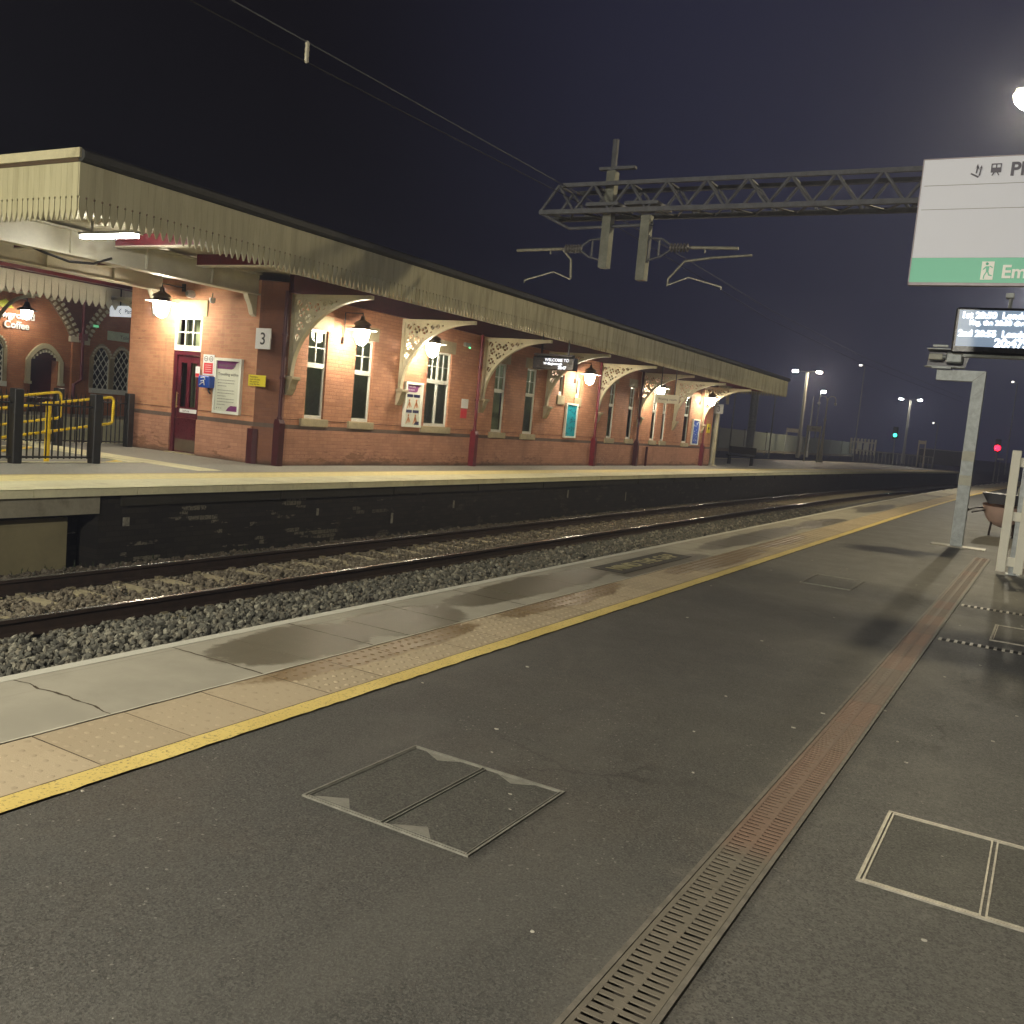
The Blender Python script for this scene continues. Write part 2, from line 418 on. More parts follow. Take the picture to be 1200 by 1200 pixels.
def m_wallgrime():
    t = NT('sooty_platform_brick'); s = t.sep()
    v = t.comb(s[1], s[2])
    bt = t.node('ShaderNodeTexBrick'); t.link(v, bt.inputs['Vector'])
    bt.inputs['Scale'].default_value = 1; bt.inputs['Brick Width'].default_value = .225; bt.inputs['Row Height'].default_value = .075
    bt.inputs['Mortar Size'].default_value = .006; bt.inputs['Mortar Smooth'].default_value = .2
    bt.inputs['Color1'].default_value = (.014,.012,.010,1); bt.inputs['Color2'].default_value = (.026,.022,.017,1); bt.inputs['Mortar'].default_value = (.012,.011,.009,1)
    # flaking limewash: pale bricks in loose clusters, whole bricks at a time
    wn = t.node('ShaderNodeTexWhiteNoise', noise_dimensions='2D')
    row = t.math('FLOOR', t.math('DIVIDE', s[2], .075))
    colx = t.math('FLOOR', t.math('DIVIDE', t.math('ADD', s[1], t.math('MULTIPLY', t.math('MODULO', row, 2), .1125)), .225))
    t.link(t.comb(colx, row), wn.inputs['Vector'])
    cl = t.noise(.9, 4, .6, t.comb(s[1], t.math('MULTIPLY', s[2], 3)))
    cl = t.math('ADD', cl, t.math('MULTIPLY', t.math('SUBTRACT', wn.outputs[0], .5), .22))
    near = t.step(s[1], 17, 9)
    m = t.math('MULTIPLY', t.step(cl,.62,.65), t.math('SUBTRACT', 1.0, bt.outputs['Fac']))
    m = t.math('MULTIPLY', m, t.math('MULTIPLY_ADD', near, .5, .12))
    m = t.math('MULTIPLY', m, t.step(t.noise(40,4,.7),.35,.55))
    col = t.mix(m, bt.outputs['Color'], (.30,.28,.21))
    n3 = t.noise(2.2,5,.7)
    col = t.mix(t.math('MULTIPLY', t.step(n3,.6,.75), .4), col, (.07,.055,.03))
    return t.out(col, .8, bt.outputs['Fac'], -.5, .006)
def m_valance():
    t = NT('dirty_cream_valance_boards'); s = t.sep()
    g = t.node('ShaderNodeNewGeometry'); rnd = g.outputs['Random Per Island']
    col = t.mix(rnd, (.40,.37,.245), (.46,.43,.29))
    run = t.noise(1, 5, .65, t.comb(t.math('MULTIPLY', s[1], 7), t.math('MULTIPLY', s[2], .9), t.math('MULTIPLY', s[0], 7)))
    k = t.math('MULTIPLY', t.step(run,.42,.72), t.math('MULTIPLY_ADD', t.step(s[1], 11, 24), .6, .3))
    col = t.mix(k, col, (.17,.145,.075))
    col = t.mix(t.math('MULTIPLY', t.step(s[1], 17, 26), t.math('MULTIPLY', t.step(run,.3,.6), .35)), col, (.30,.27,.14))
    return t.out(col, .55, run, .1, .003)
M['coping'] = m_coping(); M['tactile'] = m_tactile(); M['asphalt'] = m_asphalt('platform_asphalt')
M['asphalt_far'] = m_asphalt('island_asphalt', (.21,.21,.19), (.28,.275,.25), True)
M['cover_fill'] = m_asphalt('cover_infill_asphalt', (.045,.045,.04), (.065,.063,.055), True)
M['yline'] = m_yellow_line(); M['wline'] = m_whiteline(); M['ballast'] = m_ballast(); M['bed'] = m_trackbed()
M['rust'] = m_rust('rusty_rail_side', (.030,.017,.011)); M['railtop'] = plain('polished_rail_head', (.42,.42,.42), .22, .9, .1)
M['grate'] = m_grate(); M['grime'] = m_wallgrime(); M['valance'] = m_valance()
M['sleeper'] = plain('concrete_sleeper', (.27,.235,.15), .85, 0, .25, 5, dirt=(.12,.09,.05), bump=.4)
M['buff_edge'] = plain('cream_coping_island', (.74,.71,.48), .7, 0, .12, 3, dirt=(.42,.38,.25))
M['buff_tact'] = plain('cream_tactile_island', (.78,.69,.34), .7, 0, .15, 9)
M['joint'] = plain('dark_joint_grit', (.06,.042,.022), .9, 0, .4, 30)
M['frame'] = plain('worn_steel_cover_frame', (.33,.31,.26), .45, .3, .25, 18)
M['plate'] = plain('dull_steel_corner_plate', (.21,.205,.175), .5, .2, .25, 20)
M['ground'] = plain('dark_ground', (.03,.032,.028), .95, 0, .3, .5)
M['glass'] = None
def m_glass():
    t = NT('window_glass')
    gl = t.node('ShaderNodeBsdfGlossy'); gl.inputs['Roughness'].default_value = .03; gl.inputs['Color'].default_value = (.22,.24,.22,1)
    tr = t.node('ShaderNodeBsdfTransparent'); tr.inputs['Color'].default_value = (.85,.9,.82,1)
    fr = t.node('ShaderNodeFresnel'); fr.inputs['IOR'].default_value = 1.5
    mx = t.node('ShaderNodeMixShader'); t.link(t.math('ADD', fr.outputs[0], .02), mx.inputs[0]); t.link(tr.outputs[0], mx.inputs[1]); t.link(gl.outputs[0], mx.inputs[2])
    t.link(mx.outputs[0], t.n['Material Output'].inputs['Surface'])
    return t.m
M['glass'] = m_glass()
M['room'] = plain('sage_interior_paint', (.42,.46,.33), .7, 0, .2, 2)
M['floor_in'] = flat('interior_floor', (.06,.05,.04))

# ------------------------------------------------------------------ layout
def bend(y): return .0006*max(0.0, y-22)**2       # the line curves gently to the right far away
EDGE = -4.09          # near platform edge
ISL = -10.70          # island platform edge
ISL2 = -18.75         # its other edge
P1 = -28.9            # edge of the far platform
def strip(x0, x1, z, ys, name, m, thick=0.0, kind='structure', label=None, cat=None):
    mb = MB(); vs = []; fs = []
    for y in ys:
        b = bend(y); vs += [(x0+b,y,z),(x1+b,y,z)]
    for i in range(len(ys)-1): fs.append((2*i,2*i+1,2*i+3,2*i+2))
    mb.add(vs, fs)
    if thick:
        for xx, sgn in ((x0,1),(x1,-1)):
            vs = []; fs = []
            for y in ys: b = bend(y); vs += [(xx+b,y,z),(xx+b,y,z-thick)]
            for i in range(len(ys)-1): fs.append((2*i,2*i+1,2*i+3,2*i+2) if sgn > 0 else (2*i,2*i+2,2*i+3,2*i+1))
            mb.add(vs, fs)
        y = ys[0]; b = bend(y)
        mb.add([(x0+b,y,z),(x1+b,y,z),(x1+b,y,z-thick),(x0+b,y,z-thick)], [(0,1,2,3)])
    o = mb.build(name, m)
    return tag(o, label, cat, None, kind)
YS = [-11.2,0,10,22] + [22+4*i for i in range(1,33)]

# ground sheet and track bed
MB().quad((-900,-500,-1.30),(900,-500,-1.30),(900,1400,-1.30),(-900,1400,-1.30)).build('ground', M['ground'])['kind'] = 'structure'
BEDX = [(-4.05,-1.10),(-5.2,-1.0),(-6.3,-.92),(-6.9,-.875),(-7.5,-.89),(-8.5,-.905),(-9.5,-.925),(-10.0,-.98),(-10.75,-1.02)]
def bedz(x):
    for (xa,za),(xb,zb) in zip(BEDX, BEDX[1:]):
        if xb <= x <= xa: return za + (zb-za)*(x-xa)/(xb-xa)
    return -1.0
mb = MB(); vs = []; fs = []
nb = len(BEDX)
for y in YS:
    for x, z in BEDX: vs.append((x+bend(y), y, z-.035))
for i in range(len(YS)-1):
    for k in range(nb-1): fs.append((i*nb+k, (i+1)*nb+k, (i+1)*nb+k+1, i*nb+k+1))
mb.add(vs, fs).build('track_bed', M['bed'])['kind'] = 'structure'
strip(P1, ISL2, -.98, YS, 'far_track_bed', M['bed'])

# near platform --------------------------------------------------------
pa = MB()
def sheet(x0,x1,ys):
    vs = []; fs = []
    for y in ys: vs += [(x0+bend(y),y,0),(x1+bend(y),y,0)]
    for i in range(len(ys)-1): fs.append((2*i,2*i+1,2*i+3,2*i+2))
    pa.add(vs,fs)
DX0, DX1 = -.845, -.655
sheet(-2.775,DX0,YS); sheet(DX1,9.0,YS); sheet(DX0,DX1,[-11.2,-3]); sheet(DX0,DX1,[14.9]+[v for v in YS if v > 15])
pa.quad((-2.775,-11.2,0),(9,-11.2,0),(9,-11.2,-1.2),(-2.775,-11.2,-1.2)).quad((9,-11.2,0),(9,22,0),(9,22,-1.2),(9,-11.2,-1.2))
pa.build('platform', M['asphalt'])['kind'] = 'structure'
strip(EDGE+.07, -3.325, 0, YS, 'platform_edge_base', M['joint'], 1.2)
strip(-3.335, -2.77, -.006, YS, 'paving_bed', M['joint'])
# coping slabs (grey) with open joints; drawn as separate islands of one paved strip
rnd = random.Random(3)
cop = MB(); y = -5.9-.885*6
joints = []
while y < 140:
    L = .885
    a = y+.006; b = y+L-.006; dx = bend(y); z = .004 + rnd.uniform(-.0015,.0015)
    j = rnd.uniform(-.01,.01)
    cop.box(EDGE+.075+dx, -3.335+dx, y+.001, y+L-.001, -.06, z)
    joints.append(y); y += L
cop.build('platform_edge', M['coping'])['kind'] = 'structure'
wl = MB()
y = -5.9-2.655*2
while y < 140:
    dx = bend(y); wl.box(EDGE+dx, EDGE+.07+dx, y+.002, y+2.653, -.09, .005); y += 2.655
wl.build('white_line', M['wline'])['kind'] = 'structure'
# tactile slabs with worn blisters
tac = MB(); tj = []; y = -5.9+.12-.42*13
k = 0
while y < 140:
    dx = bend(y); z = .003 + rnd.uniform(-.001,.0015)
    tac.box(-3.325+dx, -2.897+dx, y+.0015, y+.4185, -.04, z)
    tj.append(y)
    if 1.5 < y < 26:
        worn = .0010 if y < 3.4 else .0042
        for r in range(6):
            for c in range(6):
                cx = -3.325+.036+r*.0715; cy = y+.036+c*.0695
                n = 8; vs = []; fs = []
                for ri, (rr, hh) in enumerate(((.0145,0),(.011,worn*.8),(.006,worn))):
                    for q in range(n):
                        a = 2*PI*q/n; vs.append((cx+rr*math.cos(a), cy+rr*math.sin(a), z+hh))
                for ri in range(2):
                    for q in range(n): fs.append((ri*n+q, ri*n+(q+1)%n, (ri+1)*n+(q+1)%n, (ri+1)*n+q))
                fs.append(tuple(range(2*n,3*n)))
                tac.add(vs, fs, True)
    y += .42
tac.build('tactile_paving', M['tactile'])['kind'] = 'structure'
# yellow line: slightly wavering outer edge
yl = MB(); vs = []; fs = []
ys = list(np.arange(-11.2, 26, .06)) + list(np.arange(26, 140, 1.0))
for i, y in enumerate(ys):
    dx = bend(y); w = rnd.uniform(-.004,.004) if y < 26 else 0
    vs += [(-2.888+dx+w*.3, y, .0045), (-2.782+dx+w, y, .0045)]
for i in range(len(ys)-1):
    fs.append((2*i,2*i+1,2*i+3,2*i+2))
yl.add(vs, fs).build('yellow_line', M['yline'])['kind'] = 'structure'
# thin dark sealed joint between yellow line and slabs plus hairline cracks
jt = MB()
jt.box(-2.896,-2.889,-5,60,-.01,.0035)
jt.build('paving_joint', M['joint'])['kind'] = 'structure'
pj = MB(); y = -5; rj = random.Random(8)
while y < 34:
    pj.add([(-3.337+rj.uniform(-.002,.002),y,.0066),(-3.326+rj.uniform(-.003,.002),y,.0066),(-3.326+rj.uniform(-.003,.002),y+.2,.0066),(-3.337+rj.uniform(-.002,.002),y+.2,.0066)],[(0,1,2,3)]); y += .2
pj.build('pale_mortar_joint', flat('pale_mortar', (.52,.49,.40), .8))['kind'] = 'structure'
# cracked joints that run raggedly across the coping
cr = MB()
for jy, amp in ((2.56,.03),(3.46,.012),(4.35,.01),(5.3,.015),(6.2,.01)):
    pts = []; x = EDGE+.08
    off = 0
    while x < -3.335:
        pts.append((x, jy+off)); x += .045; off += rnd.uniform(-amp,amp)*.5
    for (xa,ya),(xb,yb) in zip(pts, pts[1:]):
        w = rnd.uniform(.003,.008)
        cr.add([(xa,ya-w,.0062),(xb,yb-w,.0062),(xb,yb+w,.0062),(xa,ya+w,.0062)], [(0,1,2,3)])
for y in tj:
    if y < 40:
        d1, d2 = rnd.uniform(.001,.004), rnd.uniform(.001,.004); dx = bend(y)
        if rnd.random() < .8: cr.add([(-3.32+dx,y-d1,.0064),(-2.90+dx,y-d2,.0064),(-2.90+dx,y+d2,.0064),(-3.32+dx,y+d1,.0064)], [(0,1,2,3)])
for y in joints:
    if 6.5 < y < 60:
        dx = bend(y); cr.add([(EDGE+.08+dx,y-.003,.0064),(-3.34+dx,y-.002,.0064),(-3.34+dx,y+.003,.0064),(EDGE+.08+dx,y+.002,.0064)], [(0,1,2,3)])
cr.build('slab_crack', M['joint'])['kind'] = 'structure'

# MIND THE GAP
gp = tag(MB().box(-3.83,-3.47,8.37,10.32,.004,.0085).build('painted_warning', flat('black_paint_patch', (.035,.033,.026), .6)), 'black painted rectangle reading MIND THE GAP on the platform edge', 'floor marking')
text('MIND THE GAP', .25, Matrix.Translation((-3.56,8.5,.010)) @ Matrix.Rotation(R(90),4,'Z'), flat('faded_yellow_letter', (.36,.33,.17)), 'lettering', gp, .001, .004, stretch=.97)

# drain ---------------------------------------------------------------
DX0, DX1 = -.845, -.655
dr = thing('drainage_channel', (-.75,2.0,0), 'long slotted iron drainage channel let into the platform asphalt', 'drain')
MB().box(DX0,DX1,-3,14.9,-.14,-.035).box(DX0-.01,DX0-.001,-3,14.9,-.14,-.001).box(DX1+.001,DX1+.01,-3,14.9,-.14,-.001).build('channel_base', plain('silted_drain', (.028,.022,.016), .9, var=.5, scale=30), dr)
fr = MB()
for xa in (DX0-.008, DX1-.008):
    fr.box(xa, xa+.016, -3, 14.9, -.02, .0105)
fr.build('channel_frame', plain('dull_channel_frame', (.15,.135,.11), .6, .1, .3, 20), dr)
g = MB(); L = .5; n = 16; p = L/n
g.box(DX0+.01, DX0+.026, .002, L-.002, -.012, .009); g.box(DX1-.026, DX1-.01, .002, L-.002, -.012, .009)
mid = (DX0+DX1)/2
for i in range(n):
    y0 = i*p+.002
    g.box(DX0+.026, mid-.008, y0, y0+p*.50, .0045, .0085)
    g.box(mid+.008, DX1-.026, y0+p*.48, min(y0+p*.98, L-.002), .0045, .0085)
    g.box(mid-.008, mid+.008, y0, y0+p-.001, .0045, .0085)
    if i % 2 == 0:
        g.box(mid-.024, mid-.008, y0+p*.5, y0+p*.995, .0045, .0085)
g.v = [(x, y, z) for x, y, z in g.v]
proto = g.build('grate', M['grate'])
for i in range(36):
    o = proto if i == 0 else proto.copy()
    if i: COL.objects.link(o)
    o.parent = dr; o.location = Vector((0, -3+i*.5-0.0, 0)) - dr.location
del proto

# access covers -----------------------------------------------------------
def access_cover(x0, x1, y0, y1, label, cat='access cover', w=.011, split=None, plates=False, corner=True, mat='frame', fill=True):
    o = thing('access_cover', ((x0+x1)/2,(y0+y1)/2,0), label, cat)
    z = .007
    f = MB()
    f.box(x0-w,x0,y0-w,y1+w,-.01,z); f.box(x1,x1+w,y0-w,y1+w,-.01,z); f.box(x0,x1,y0-w,y0,-.01,z); f.box(x0,x1,y1,y1+w,-.01,z)
    f.build('frame', M[mat], o)
    xs = [x0,x1] if split is None else [x0,split,x1]
    for a, b in zip(xs, xs[1:]):
        lid = MB().box(a+.014,b-.014,y0+.014,y1-.014,-.01,.0035).build('lid', M['cover_fill'], o)
        e = MB()
        a2, b2, c2, d2 = a+.006, b-.006, y0+.006, y1-.006
        t_ = w*.55
        e.box(a2,a2+t_,c2,d2,-.01,z-.001); e.box(b2-t_,b2,c2,d2,-.01,z-.001); e.box(a2+t_,b2-t_,c2,c2+t_,-.01,z-.001); e.box(a2+t_,b2-t_,d2-t_,d2,-.01,z-.001)
        e.build('lid_edge', M[mat], lid)
        if plates:
            for sx, sy in ((.2,0),(.62,1)):
                cx = a2+(b2-a2)*(.30 if sy == 0 else .42)
                pl = MB()
                if sy == 0: pl.prism([(cx-.075,c2+.012),(cx+.085,c2+.012),(cx+.03,c2+.075)], 'z', .0035, .0052)
                else: pl.prism([(cx-.075,d2-.012),(cx+.01,d2-.06),(cx+.085,d2-.012)], 'z', .0035, .0052)
                pl.build('lifting_plate', M['plate'], lid)
    return o
access_cover(-2.17,-1.475,2.50,3.175,'double access cover with dull steel frame and corner plates between yellow line and drain', split=-1.825, plates=True, mat='plate', w=.008)
access_cover(-.385,.36,3.215,3.905,'bright-rimmed double access cover right of the drain, nearest the viewer', split=-.018, w=.012)
access_cover(-.27,.35,8.30,9.10,'thin-framed access cover between the two short cross drains', w=.014)
access_cover(-2.10,-1.62,9.75,10.55,'worn half-hidden access cover on the asphalt near the grey pole', mat='plate', w=.01)
def cross_drain(x0, x1, y, label):
    o = thing('cross_drain', ((x0+x1)/2,y,0), label, 'drain', 'short slotted cross drains')
    MB().box(x0,x1,y-.045,y+.045,-.02,.0015).build('channel_base', flat('cross_drain_dark', (.01,.009,.008), .8), o)
    b = MB(); x = x0
    while x < x1:
        b.box(x, x+.022, y-.05, y+.05, -.02, .006); x += .055
    b.build('grate', M['frame'], o)
cross_drain(-.62,1.2,7.95,'slotted cross drain running right from the long drain, the nearer of two')
cross_drain(-.62,1.2,9.98,'slotted cross drain running right from the long drain, the farther of two')

# litter specks
lt = MB()
for (x,y) in [(-2.75,2.02),(-1.62,3.02),(-1.9,3.35),(-1.4,5.0),(-.5,4.9),(-.42,4.6),(-.1,5.3),(-2.3,6.9),(-.9,5.1),(-.45,6.6),(-.28,7.2),(-1.15,3.75),(-1.55,2.9)] + [(rnd.uniform(-2.7,.6), rnd.uniform(1.5,14)) for _ in range(40)]:
    r = rnd.uniform(.004,.012); a = rnd.uniform(0,PI)
    n = 7; pts = [(x+math.cos(a+2*PI*k/n)*r*rnd.uniform(.6,1.3), y+math.sin(a+2*PI*k/n)*r*rnd.uniform(.35,.7)) for k in range(n)]
    lt.prism(pts, 'z', .001, .0045)
lt.build('litter', plain('pale_litter', (.42,.40,.34), .8))
tag(bpy.data.objects['litter'], 'small pale specks of litter and gum on the asphalt', 'litter', None, 'stuff')

# ballast stones ------------------------------------------------------------
def stones(name, m, n, seed, xr, yr, size, keep=lambda x,y: True):
    rs = np.random.RandomState(seed)
    t = (1+5**.5)/2
    base = np.array([(-1,t,0),(1,t,0),(-1,-t,0),(1,-t,0),(0,-1,t),(0,1,t),(0,-1,-t),(0,1,-t),(t,0,-1),(t,0,1),(-t,0,-1),(-t,0,1)],float); base /= np.linalg.norm(base[0])
    faces = np.array([(0,11,5),(0,5,1),(0,1,7),(0,7,10),(0,10,11),(1,5,9),(5,11,4),(11,10,2),(10,7,6),(7,1,8),(3,9,4),(3,4,2),(3,2,6),(3,6,8),(3,8,9),(4,9,5),(2,4,11),(6,2,10),(8,6,7),(9,8,1)])
    xs = rs.uniform(*xr, n); u = rs.uniform(0,1,n); ys = yr[0] + (yr[1]-yr[0])*u**1.45
    ok = np.array([keep(x,y) for x,y in zip(xs,ys)]); xs = xs[ok]; ys = ys[ok]; n = len(xs)
    sc = rs.uniform(*size, n)*(1+np.clip((ys-10)/40,0,1)*.7)
    zs = np.array([bedz(x) for x in xs]) - .012 + rs.uniform(-.01,.022,n)
    ax = rs.uniform(.55,1.25,(n,1,3))
    V = base[None]*ax*(1+rs.uniform(-.36,.36,(n,12,1)))
    q = rs.normal(size=(n,4)); q /= np.linalg.norm(q,axis=1)[:,None]
    w,x,y,z = q.T
    Rm = np.stack([1-2*(y*y+z*z),2*(x*y-z*w),2*(x*z+y*w),2*(x*y+z*w),1-2*(x*x+z*z),2*(y*z-x*w),2*(x*z-y*w),2*(y*z+x*w),1-2*(x*x+y*y)],1).reshape(n,3,3)
    V = np.einsum('nij,nkj->nki',Rm,V)*sc[:,None,None]
    bd = np.array([bend(v) for v in ys])
    V += np.stack([xs+bd,ys,zs],1)[:,None]
    F = (faces[None]+12*np.arange(n)[:,None,None]).reshape(-1)
    me = bpy.data.meshes.new(name); me.vertices.add(n*12); me.vertices.foreach_set('co', V.reshape(-1))
    nf = n*20; me.loops.add(nf*3); me.loops.foreach_set('vertex_index', F); me.polygons.add(nf)
    me.polygons.foreach_set('loop_start', np.arange(nf)*3)
    me.polygons.foreach_set('use_smooth', np.zeros(nf, dtype=bool)); me.update(calc_edges=True); me.validate()
    me.materials.append(m)
    o = bpy.data.objects.new(name, me); COL.objects.link(o); return o
def notrail(x, y):
    if -7.85 < x < -7.62 or -9.37 < x < -9.16: return False
    if -9.05 < x < -8.62:
        ph = ((y-2.275) % .585)
        if ph < .20: return rnd.random() < .06
    return True
o = stones('ballast', M['ballast'], 70000, 5, (-10.6,-4.15), (1.5,34), (.019,.038), notrail)
tag(o, 'loose grey and brown ballast stones around the rails', 'ballast', None, 'stuff')

# track --------------------------------------------------------------------
tr = thing('railway_track', (-8.5,8,-.9), 'straight railway track with two rusty rails on concrete sleepers', 'railway track')
RP = [(-.036,0),(.036,0),(.036,-.03),(.010,-.045),(.010,-.125),(.07,-.145),(.07,-.16),(-.07,-.16),(-.07,-.145),(-.010,-.125),(-.010,-.045),(-.036,-.03)]
def rail(x0, name='rail'):
    mb = MB(); vs = []; fs = []; n = len(RP)
    for y in YS:
        for px, pz in RP: vs.append((x0+bend(y)+px, y, -.75+pz-.0005))
    for i in range(len(YS)-1):
        for k in range(n): fs.append((i*n+k,i*n+(k+1)%n,(i+1)*n+(k+1)%n,(i+1)*n+k))
    o = mb.add(vs, fs).build('rail', M['rust'], tr)
    hd = MB(); vs = []; fs = []
    for y in YS: vs += [(x0-.027+bend(y),y,-.7485),(x0+.027+bend(y),y,-.7485)]
    for i in range(len(YS)-1): fs.append((2*i,2*i+1,2*i+3,2*i+2))
    hd.add(vs, fs).build('running_surface', M['railtop'], o)
rail(-7.745); rail(-9.265)
sp = None
for i in range(95):
    y = 2.275 + .585*i
    if sp is None:
        s_ = MB(); s_.prism([(-9.76,-1.05),(-7.24,-1.05),(-7.24,-.912),(-9.76,-.912)], 'y', y, y+.20)
        # moulded rail clips
        for rx in (-7.745,-9.265):
            for sg in (-1,1): s_.box(rx+sg*.075, rx+sg*.13, y+.06, y+.14, -.912, -.885)
        sp = s_.build('sleeper', M['sleeper'], tr); y_first = y
    else:
        c = sp.copy(); COL.objects.link(c); c.parent = tr; c.location = sp.location + Vector((bend(y), y-y_first, 0))

# island platform -----------------------------------------------------------
YI = [-6,0,8,14,22]+[22+4*i for i in range(1,20)]
YIa = [10.95,14,22]+[22+4*i for i in range(1,20)]
# surface leaves a slot for the ramp down to the subway
strip(-12.20,-11.55, 0.003, YI, 'island_tactile_paving', M['buff_tact'])
strip(-11.55,ISL+.02, 0.0045, YI, 'island_platform_edge', M['buff_edge'])
strip(-14.10,-12.19, 0, YI, 'island_platform', M['asphalt_far'], 1.0)
strip(-18.3,-14.10, 0, YIa, 'island_platform_centre', M['asphalt_far'], 1.0)
strip(-18.3,-16.9, 0, [-6,0,10.95], 'island_platform_back', M['asphalt_far'], 1.0)
strip(ISL2,-18.3, 0.004, YI, 'island_back_edge', M['buff_edge'], 1.0)
strip(-14.07,-12.29, 0.0, YI, 'unused', None) if False else None
strip(-12.29,-12.20, 0.0045, YI, 'island_yellow_line', M['yline'])
# ramp floor, its sides
rp = thing('subway_ramp', (-15.5,8,-.4), 'sloping subway ramp with yellow edge strips behind the black railings', 'ramp')
MB().add([(-16.9,10.95,0),(-14.1,10.95,0),(-14.1,1,-1.24),(-16.9,1,-1.24)], [(0,3,2,1)]).build('ramp_floor', M['asphalt_far'], rp)
e = MB()
for xa in (-16.88,-14.35):
    e.add([(xa,10.9,.008),(xa+.22,10.9,.008),(xa+.22,1,-1.23),(xa,1,-1.23)], [(0,3,2,1)])
e.build('edge_strip', M['yellow'], rp)
MB().box(-16.9,-14.1,10.96,11.16,.002,.006).box(-17.1,-16.92,5,11.16,.002,.006).box(-14.08,-13.95,5,11.16,.002,.006).build('kerb', M['buff_edge'], rp)

# coping nosing in lengths, beam, wall under the island edge
nz = MB(); y = -5.0
while y < 98:
    nz.add([(ISL+bend(y)-.3,y+.004,.0),(ISL+bend(y),y+.004,.0),(ISL+bend(y+1.5),y+1.496,.0),(ISL+bend(y+1.5)-.3,y+1.496,.0),
            (ISL+bend(y)-.3,y+.004,-.105),(ISL+bend(y),y+.004,-.105),(ISL+bend(y+1.5),y+1.496,-.105),(ISL+bend(y+1.5)-.3,y+1.496,-.105)],
           [(0,1,2,3),(7,6,5,4),(1,5,6,2),(0,4,5,1),(3,2,6,7)]); y += 1.5
nz.build('island_coping', M['buff_edge'])['kind'] = 'structure'
pw = thing('platform_wall', (-10.8,20,-1), 'sooty brick wall under the island platform edge with flaking whitewash', 'wall')
mb = MB(); vs = []; fs = []
ysw = [7.98,14,22]+[22+4*i for i in range(1,19)]
for y in ysw: vs += [(ISL-.09+bend(y),y,-.105),(ISL-.09+bend(y),y,-1.15)]
for i in range(len(ysw)-1): fs.append((2*i,2*i+1,2*i+3,2*i+2))
mb.add(vs, fs); mb.add([(ISL-.09,7.98,-.105),(ISL-.09,7.98,-1.15),(-11.9,7.98,-1.15),(-11.9,7.98,-.105)], [(0,1,2,3)])
mb.build('brickwork', M['grime'], pw)
cc = MB(); y = 8.3
while y < 60:     # projecting dark concrete cantilever course
    cc.box(ISL-.088+bend(y), ISL-.05+bend(y), y, y+2.98, -.26, -.106); y += 3
cc.build('corbel_course', plain('sooty_concrete', (.035,.032,.022), .85), pw)
nl = MB()
for (py, pz, w, h) in ((8.35,-.42,.10,.12),(16.4,-.45,.05,.16),(12.2,-.45,.05,.12),(21.7,-.35,.06,.2),(25.5,-.5,.05,.25),(14.3,-.62,.06,.2)):
    nl.box(ISL-.088, ISL-.075, py, py+w, pz-h, pz)
nl.build('wall_tag', plain('grubby_wall_tag', (.22,.21,.17), .8, var=.4, scale=20), pw)
sb = thing('subway_bridge', (-10.8,5,-1), 'beige concrete beam and recessed panel over the subway below the island platform', 'bridge')
MB().box(ISL-.5,ISL-.05,-5,7.96,-.345,-.106).build('beam', M['concrete'], sb)
MB().box(ISL-.32,ISL-.22,-5,7.62,-1.2,-.40).build('panel', plain('beige_rendered_panel', (.24,.21,.115), .8, var=.12, scale=2), sb)
MB().box(ISL-.6,ISL-.5,-5,7.96,-1.2,-.346).build('recess', M['grime'], sb)
weed = MB()
rw = random.Random(9)
for _ in range(320):
    x = rw.uniform(-10.85,-10.2); y = rw.uniform(3,11); h = rw.uniform(.02,.10); a = rw.uniform(0,2*PI); l = rw.uniform(.02,.06)
    z = bedz(x)-.02
    weed.add([(x,y,z),(x+.02*math.cos(a),y+.02*math.sin(a),z),(x+l*math.cos(a+1),y+l*math.sin(a+1),z+h)], [(0,1,2)])
tag(weed.build('weeds', plain('dark_green_weed', (.035,.05,.02), .8)), 'low dark weeds along the foot of the island platform wall', 'weeds', None, 'stuff')

# ---------------------------------------------------------------- station building
FX, GY = -13.50, 13.70         # facade plane, gable plane
BX0, BX1 = -17.75, FX
B = thing('station_building', (-15.5,27,0), 'long red brick platform building with white sash windows on the island platform', 'building')
ZT = 3.62
def wall_grid(mb, axis, plane, a0, a1, z0, z1, holes, depth, sgn):
    """face of a wall in the given plane with rectangular holes (a0,a1,z0,z1) and their reveals"""
    As = sorted({a0,a1,*[h[0] for h in holes],*[h[1] for h in holes]}); Zs = sorted({z0,z1,*[h[2] for h in holes],*[h[3] for h in holes]})
    def P(a, z, d=0): return (plane-sgn*d, a, z) if axis == 'x' else (a, plane-sgn*d, z)
    flip = (axis == 'x') != (sgn > 0)
    for A, A2 in zip(As, As[1:]):
        for Z, Z2 in zip(Zs, Zs[1:]):
            if any(h[0]-1e-6 <= A and A2 <= h[1]+1e-6 and h[2]-1e-6 <= Z and Z2 <= h[3]+1e-6 for h in holes): continue
            q = [P(A,Z),P(A2,Z),P(A2,Z2),P(A,Z2)]
            mb.add(q if not flip else q[::-1], [(0,1,2,3)])
    for h in holes:
        c = [(h[0],h[2]),(h[1],h[2]),(h[1],h[3]),(h[0],h[3])]
        for i in range(4):
            p, q = c[i], c[(i+1)%4]
            mb.add([P(*p),P(*q),P(*q,depth),P(*p,depth)], [(0,1,2,3)])
